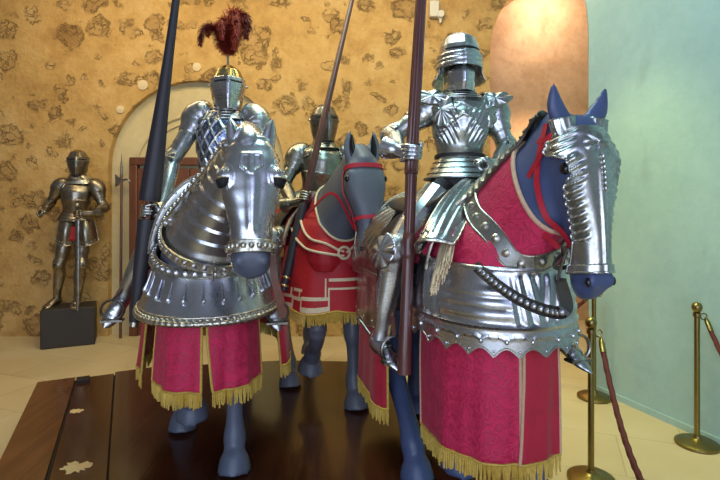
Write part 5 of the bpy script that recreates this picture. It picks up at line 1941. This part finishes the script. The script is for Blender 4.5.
ln = thing('jousting_lance', 'dark charcoal lance with flared bell guard held by the plumed knight', 'lance', tuple(la_b), world=True, group='lances')
ext = la_g + ax * 2.2
bell0 = lerp(la_g, la_top, (212 - 201) / 212.0)
b = MB()
b.tube([(*bell0, 0.058), (*lerp(la_g, la_top, 0.10), 0.060), (*lerp(la_g, la_top, 0.28), 0.052), (*lerp(la_g, la_top, 0.6), 0.034), (*la_top, 0.022), (*ext, 0.014)], up=(0, 1, 0), sub=6, n=24, mod=lambda u, th: 1 + 0.02 * math.cos(th * 8))
obj('lance_shaft', b, M['lance_dark'], ln)
b = MB(); b.tube([(*lerp(la_g, la_b, 0.12), 0.021), (*la_g, 0.019), (*lerp(la_g, bell0, 1.02), 0.021)], up=(0, 1, 0), sub=3, n=16)
obj('hand_grip', b, M['leather'], ln)
b = MB(); b.tube([(*lerp(la_g, la_b, 0.085), 0.049), (*lerp(la_g, la_b, 0.10), 0.051), (*lerp(la_g, la_b, 0.55), 0.041), (*lerp(la_g, la_b, 0.96), 0.030)], up=(0, 1, 0), sub=4, n=20)
obj('butt', b, M['lance_dark'], ln)
b = MB(); b.tube([(*lerp(la_g, la_b, 0.955), 0.025), (*la_b, 0.026)], up=(0, 1, 0), sub=2, n=16)
obj('butt_cap', b, M['steel_rim'], ln)

# ================================================================= right mounted armour (gothic)
mt = M['steel_gothic']
W, N = P(460, 160, 2.86), P(460, 94, 2.88)
up, f, l = axes_of(N - W, A(-0.06, -1, 0))
o = thing('mounted_armour', 'fluted steel suit of armour with rounded tailed helmet riding the horse in crimson damask', 'suit of armour', tuple(HR.world(A(-0.42, 0, 1.47))), world=True, group='suits of armour')
sr, er, wr = P(432, 108, 2.86), P(393, 135, 2.84), P(399, 151, 2.62)
sl, el, wl = P(491, 110, 2.90), P(507, 148, 2.84), P(496, 166, 2.64)
hr_, kr, ar, tr = P(444, 186, 2.76), P(394, 252, 2.52), P(381, 338, 2.56), P(403, 360, 2.44)
hl_ = P(472, 186, 2.86)
kl, al, tl = HR.world(A(0.02, 0.40, 1.22)), HR.world(A(-0.02, 0.42, 0.80)), HR.world(A(0.14, 0.44, 0.73))
limb_suit(o, [[(sr, 0.05), (er, 0.042), (wr, 0.032)], [(sl, 0.05), (el, 0.042), (wl, 0.032)], [(hr_, 0.08), (kr, 0.055), (ar, 0.034)], [(hl_, 0.08), (kl, 0.055), (al, 0.034)], [(W - up * 0.17, 0.13), (W, 0.11)]], M['mail'])
cuirass(o, W, N, up, f, l, mt, 0.94, 'gothic')
fauld(o, W, up, f, l, mt, 4, 0.12, 0.96, M['mail'])
arm(o, sr, er, wr, N, up, f, -1, mt, 0.95, True, True)
arm(o, sl, el, wl, N, up, f, 1, mt, 0.95, True, True)
ra_top, ra_g, ra_b = P(421, 0, 2.52), P(412, 153, 2.52), P(404, 374, 2.42)
ax = nrm(ra_top - ra_g)
hand(o, 'gauntlet', ra_g, ax, wr - ra_g + A(0, -0.04, 0), 0.030, M['steel_blue'], 1.0, 1.0, wr)
hand(o, 'gauntlet', P(487, 168, 2.56), nrm(A(-0.5, -0.6, 0.3)), A(0.2, 0.2, 1), 0.012, mt, -1.0, 0.95, wl)
leg(o, hr_, kr, ar, tr, -1, M['steel_blue'], 0.95, True, spur=True, pointy=0.8, outv=nrm(A(-0.85, -0.5, 0.05)), wsc=1.25)
leg(o, hl_, kl, al, tl, 1, mt, 0.95, True, spur=True, pointy=0.8, outv=l)
tasset(o, P(466, 182, 2.58), P(422, 243, 2.24), nrm(A(-0.2, -1, 0.55)), nrm(A(-0.6, -0.3, -0.5)), mt, 0.080, 0.105, 8, bulge=0.04)
tasset(o, P(481, 180, 2.70), P(503, 222, 2.50), nrm(A(0.1, -1, 0.55)), nrm(A(0.8, 0.2, 0)), mt, 0.075, 0.10, 7, bulge=0.04)
c = P(459, 63, 2.86)
up, f, l = axes_of(A(0, 0, 1), A(0.06, -1, 0))
prof = [(0, 0.160, 0.003, 0.003, 0.003), (0.08, 0.155, 0.046, 0.050, 0.052), (0.25, 0.128, 0.086, 0.098, 0.100), (0.5, 0.080, 0.107, 0.123, 0.130), (0.75, 0.020, 0.113, 0.129, 0.145), (1.0, -0.030, 0.116, 0.130, 0.158)]
G = helmet_grid(c, up, f, l, prof, n=73, nu=44, relief=lambda s_, th: 0.008 * (g(th, 0.10) + g(abs(th) - PI, 0.10)) * (1 - sstep(0.6, 0.9, s_)))
b = MB(); b.grid(G[:, :-1], cv=True); hh = obj('sallet_helmet', b, M['steel_blue'], o)
prof2 = [(0, -0.028, 0.116, 0.130, 0.158), (0.5, -0.070, 0.125, 0.130, 0.185), (1.0, -0.105, 0.142, 0.130, 0.245)]
b = MB(); b.grid(helmet_grid(c, up, f, l, prof2, 1.25, 2 * PI - 1.25, 50, 12, 0.0, relief=lambda s_, th: 0.004 * saw(s_, 3)))
obj('neck_tail', b, mt, hh, solid=0.004)
prof3 = [(0, 0.034, 0.111, 0.127, 0.14), (0.5, -0.002, 0.114, 0.131, 0.15), (1.0, -0.040, 0.117, 0.133, 0.16)]
G = helmet_grid(c, up, f, l, prof3, -1.75, 1.75, 60, 50, 0.006, 0.06, 0.3, lambda s_, th: 0.0045 * abs(math.sin(s_ * 3 * PI)) * (1 - 0.8 * g(th, 0.35)) + 0.006 * g(th, 0.06))
b = MB(); b.grid(G); v = obj('visor', b, M['steel_blue'], hh, solid=0.004)
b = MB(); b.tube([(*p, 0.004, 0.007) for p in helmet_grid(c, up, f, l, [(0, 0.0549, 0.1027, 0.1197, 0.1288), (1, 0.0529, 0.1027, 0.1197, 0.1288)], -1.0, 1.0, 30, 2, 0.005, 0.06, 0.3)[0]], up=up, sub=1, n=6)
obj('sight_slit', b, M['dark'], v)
prof4 = [(0, -0.030, 0.080, 0.108, 0.055), (0.35, -0.075, 0.085, 0.124, 0.055), (0.7, -0.125, 0.082, 0.126, 0.064), (1.0, -0.168, 0.078, 0.108, 0.074)]
G = helmet_grid(c, up, f, l, prof4, -1.7, 1.7, 60, 30, 0.0, 0.10, 0.3)
b = MB(); b.grid(G); v = obj('bevor', b, M['steel_blue'], hh, solid=0.004)
b = MB(); b.tube([(*p, 0.005) for p in np.vstack([G[::-1, 0], G[0], G[:, -1]])], up=(0.2, 0.3, 1), sub=1, n=6)
obj('gilt_edge', b, M['brassy'], v)
b = MB(); b.tube([(*(c + up * -0.135), 0.080, 0.074), (*(c + up * -0.165), 0.092, 0.084), (*(c + up * -0.185), 0.12, 0.10), (*(c + up * -0.205), 0.145, 0.115)], up=f, sub=7, n=36, mod=lambda u, th: 1 + 0.03 * saw(u, 4))
obj('gorget', b, M['brassy'] if False else mt, o, ang=28)
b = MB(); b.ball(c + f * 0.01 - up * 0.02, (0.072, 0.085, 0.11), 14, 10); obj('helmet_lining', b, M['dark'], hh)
stirrup(HR, tr + (ar - tr) * 0.4 - A(0, 0, 0.05)); stirrup(HR, tl + (al - tl) * 0.4 - A(0, 0, 0.05))

ln = thing('jousting_lance', 'fluted red brown lance held upright by the rider on the crimson damask horse', 'lance', tuple(ra_b), world=True, group='lances')
ext = ra_g + ax * 2.1
b = MB()
b.tube([(*lerp(ra_g, ra_b, 0.10), 0.031), (*ra_g, 0.029), (*ra_top, 0.025), (*ext, 0.016)], up=(0, 1, 0), sub=6, n=48, mod=lambda u, th: 1 + 0.07 * math.cos(th * 8))
obj('lance_shaft', b, M['lance_red'], ln)
q0 = lerp(ra_g, ra_b, 0.40)
b = MB()
b.tube([(*lerp(ra_g, ra_b, 0.10), 0.028), (*lerp(ra_g, ra_b, 0.38), 0.025)], up=(0, 1, 0), sub=3, n=36, mod=lambda u, th: 1 + 0.05 * math.cos(th * 8))
obj('hand_grip', b, M['lance_red'], ln)
b = MB()
b.tube([(*lerp(ra_g, ra_b, 0.37), 0.026), (*q0, 0.034), (*lerp(ra_g, ra_b, 0.47), 0.033), (*lerp(ra_g, ra_b, 0.52), 0.028), (*lerp(ra_g, ra_b, 0.8), 0.030), (*ra_b, 0.032)], up=(0, 1, 0), sub=5, n=24)
obj('butt', b, M['lance_red'], ln)
# cream fringe hanging from the saddle beside the thigh
b = MB(); r_ = random.Random(9)
for i in range(60):
    t = i / 59
    top = lerp(P(462, 212, 2.50), P(450, 216, 2.46), t) + A(0, 0.03 * (r_.random() - 0.5), 0)
    bot = lerp(P(449, 262, 2.16), P(431, 296, 2.14), t) + A(0.02 * (r_.random() - 0.5), 0.03 * (r_.random() - 0.5), 0.06 * (r_.random() - 0.5))
    m_p = lerp(top, bot, 0.5) + A(-0.012 + 0.01 * r_.random(), -0.01, 0)
    b.tube([(*HR.W(top), 0.004), (*HR.W(m_p), 0.0055), (*HR.W(bot), 0.003)], up=(1, 0.3, 0.1), sub=3, n=5)
obj('saddle_fringe', b, M['cord'], HR.t)

# ================================================================= middle mounted armour
mt = M['steel_green']
W, N = P(318, 194, 4.22), P(324, 144, 4.22)
up, f, l = axes_of(N - W, A(0.34, -0.94, 0))
o = thing('mounted_armour', 'plain steel suit of armour with closed visor riding the scarlet clothed horse in the middle', 'suit of armour', tuple(HM.world(A(-0.42, 0, 1.47))), world=True, group='suits of armour')
sr, er, wr = P(299, 155, 4.20), P(284, 184, 4.10), P(293, 203, 3.86)
sl, el, wl = P(347, 157, 4.26), P(356, 186, 4.16), P(342, 198, 3.99)
hr_, kr, ar, tr = P(305, 208, 4.18), P(281, 236, 3.92), P(275, 293, 4.00), P(272, 311, 3.87)
hl_ = P(330, 208, 4.22)
kl, al, tl = HM.world(A(-0.02, 0.42, 1.24)), HM.world(A(-0.06, 0.46, 0.82)), HM.world(A(0.10, 0.48, 0.76))
limb_suit(o, [[(sr, 0.052), (er, 0.043), (wr, 0.033)], [(sl, 0.052), (el, 0.043), (wl, 0.033)], [(hr_, 0.082), (kr, 0.058), (ar, 0.035)], [(hl_, 0.082), (kl, 0.058), (al, 0.035)], [(W - up * 0.16, 0.13), (W, 0.11)]], M['mail'])
cuirass(o, W, N, up, f, l, mt, 1.0, 'plain')
fauld(o, W, up, f, l, mt, 4, 0.12, 1.0, M['mail'])
arm(o, sr, er, wr, N, up, f, -1, mt)
arm(o, sl, el, wl, N, up, f, 1, mt)
ma_top, ma_b = P(352, 0, 4.25), P(283, 291, 3.56)
ma_g = lerp(ma_top, ma_b, 208 / 291.0)
ax = nrm(ma_top - ma_b)
hand(o, 'gauntlet', ma_g, ax, wr - ma_g, 0.022, mt, 1.0, 1.0, wr)
hand(o, 'gauntlet', P(334, 199, 3.93), nrm(A(0.5, -0.6, 0.2)), A(0.3, 0.2, 1), 0.012, mt, -1.0, 1.0, wl)
leg(o, hr_, kr, ar, tr, -1, mt, spur=True, pointy=0.3, outv=-l)
leg(o, hl_, kl, al, tl, 1, mt, spur=True, pointy=0.3, outv=l)
tasset(o, P(309, 200, 4.06), lerp(hr_, kr, 0.6) + up * 0.10, nrm(up + f), -l, mt, 0.085, 0.11, 0)
tasset(o, P(328, 200, 4.08), lerp(hl_, kl, 0.5) + up * 0.10, nrm(up + f), l, mt, 0.085, 0.11, 0)
c = P(324, 124, 4.20)
up, f, l = axes_of(A(0, 0, 1), A(0.36, -0.93, 0))
knight_close(o, c, up, f, l, mt, M['steel_dark'], M['steel_dark'], 0.112)
stirrup(HM, tr + (ar - tr) * 0.35 - A(0, 0, 0.045)); stirrup(HM, tl + (al - tl) * 0.35 - A(0, 0, 0.045))
ln = thing('jousting_lance', 'slim maroon lance slanting across the middle rider on the scarlet clothed horse', 'lance', tuple(ma_b), world=True, group='lances')
ext = ma_top + ax * 0.9
b = MB(); b.tube([(*lerp(ma_top, ma_b, 0.74), 0.026), (*lerp(ma_top, ma_b, 0.5), 0.026), (*ma_top, 0.019), (*ext, 0.012)], up=(0, 1, 0), sub=5, n=20, mod=lambda u, th: 1 + 0.04 * math.cos(th * 6))
obj('lance_shaft', b, M['lance_maroon'], ln)
b = MB(); b.tube([(*lerp(ma_top, ma_b, 0.735), 0.029), (*lerp(ma_top, ma_b, 0.76), 0.034), (*lerp(ma_top, ma_b, 0.9), 0.034), (*ma_b, 0.028)], up=(0, 1, 0), sub=4, n=20)
obj('butt', b, M['lance_dark'], ln)
b = MB()
for k in (0.962, 0.985):
    p = lerp(ma_top, ma_b, k); b.tube([(*(p - ax * 0.008), 0.031), (*p, 0.034), (*(p + ax * 0.008), 0.031)], up=(0, 1, 0), sub=2, n=20)
obj('brass_ring', b, M['brassy'], ln)

# ================================================================= standing armour on the plinth
mt = M['steel_brown']
d = 6.20
D_ = lambda px, py, dd=0.0: P(px, py, d + dd)
W, N = D_(76, 213), D_(78, 180)
up, f, l = axes_of(N - W, A(0.30, -0.95, 0))
zf = 0.45
o = thing('standing_armour', 'brown tinged suit of armour standing on the dark plinth against the stone wall', 'suit of armour', (D_(68, 300)[0], d, zf), world=True, group='suits of armour')
sr, er, wr = D_(61, 186), D_(50, 203, 0.02), D_(46, 210, -0.12)
sl, el, wl = D_(96, 187), D_(103, 207, 0.0), D_(94, 213, -0.16)
hr_, kr = D_(67, 233), D_(60, 264, -0.05)
hl_, kl = D_(83, 233), D_(81, 264, -0.06)
ar = A(D_(57, 298)[0], d, zf + 0.09); tr = ar + A(-0.05, -0.17, -0.04)
al = A(D_(78, 298)[0], d - 0.01, zf + 0.09); tl = al + A(0.05, -0.17, -0.04)
limb_suit(o, [[(sr, 0.05), (er, 0.042), (wr, 0.032)], [(sl, 0.05), (el, 0.042), (wl, 0.032)], [(hr_, 0.085), (kr, 0.055), (ar, 0.034)], [(hl_, 0.085), (kl, 0.055), (al, 0.034)], [(D_(75, 238), 0.13), (W, 0.11)]], M['mail'])
cuirass(o, W, N, up, f, l, mt, 1.0, 'plain')
fauld(o, W, up, f, l, mt, 3, 0.10, 1.0, None)
arm(o, sr, er, wr, N, up, f, -1, mt)
arm(o, sl, el, wl, N, up, f, 1, mt)
hand(o, 'gauntlet', wr + A(-0.02, -0.07, -0.05), nrm(A(0.2, -0.8, 0.4)), A(0.0, 0.3, 1), 0.014, mt, 1.0, 1.0, wr)
sw = D_(77, 214, -0.24)
hand(o, 'gauntlet', sw + A(0, 0, 0.0), A(0, 0, 1), wl - sw, 0.016, mt, -1.0, 1.0, wl)
leg(o, hr_, kr, ar, tr, -1, mt, 0.95, pointy=0.0, outv=-l)
leg(o, hl_, kl, al, tl, 1, mt, 0.95, pointy=0.0, outv=l)
tasset(o, D_(67, 221, -0.15), D_(64, 246, -0.17), f, -l, mt, 0.10, 0.115, 0)
tasset(o, D_(84, 221, -0.15), D_(87, 246, -0.17), f, l, mt, 0.10, 0.115, 0)
G = [[D_(76, 226, -0.02) + f * (0.12 + 0.01 * t) + l * x + A(0, 0, -0.17 * t + 0.02 * abs(x) / 0.07) for x in np.linspace(-0.07, 0.07, 10)] for t in np.linspace(0, 1, 6)]
b = MB(); b.grid(G); obj('red_cloth', b, M['scarlet'], o, solid=0.006)
c = D_(78, 163, -0.02)
up, f, l = axes_of(A(0, 0, 1), A(0.34, -0.94, 0))
knight_close(o, c, up, f, l, mt, mt, M['steel_dark'], 0.118)
b = MB(); b.tube([(*D_(80, 176), 0.11, 0.10), (*D_(80, 180), 0.14, 0.12), (*(D_(80, 184)), 0.165, 0.13)], up=f, sub=4, n=30)
obj('collar_plate', b, M['steel_rim'], o)
st = thing('broadsword', 'long dark sword standing point down under the hand of the standing armour', 'sword', (sw[0], sw[1], zf), world=True)
zb = zf + 0.002
b = MB(); b.tube([(sw[0], sw[1], sw[2] - 0.06, 0.024, 0.005), (sw[0], sw[1], zb + 0.08, 0.018, 0.004), (sw[0], sw[1], zb, 0.003, 0.002)], up=(0, 1, 0), sub=2, n=8)
obj('blade', b, M['steel_dark'], st)
b = MB(); b.tube([(sw[0], sw[1], sw[2] - 0.06, 0.014), (sw[0], sw[1], sw[2] + 0.09, 0.014)], up=(0, 1, 0), sub=3, n=12); obj('hilt', b, M['black_leather'], st)
b = MB(); b.tube([(sw[0] - 0.11, sw[1], sw[2] - 0.075, 0.010), (sw[0], sw[1], sw[2] - 0.06, 0.013), (sw[0] + 0.11, sw[1], sw[2] - 0.075, 0.010)], up=(0, 1, 0), sub=4, n=10); obj('crossguard', b, M['steel_rim'], st)
b = MB(); b.ball((sw[0], sw[1], sw[2] + 0.105), 0.026, 12, 8); obj('pommel', b, M['steel_rim'], st)
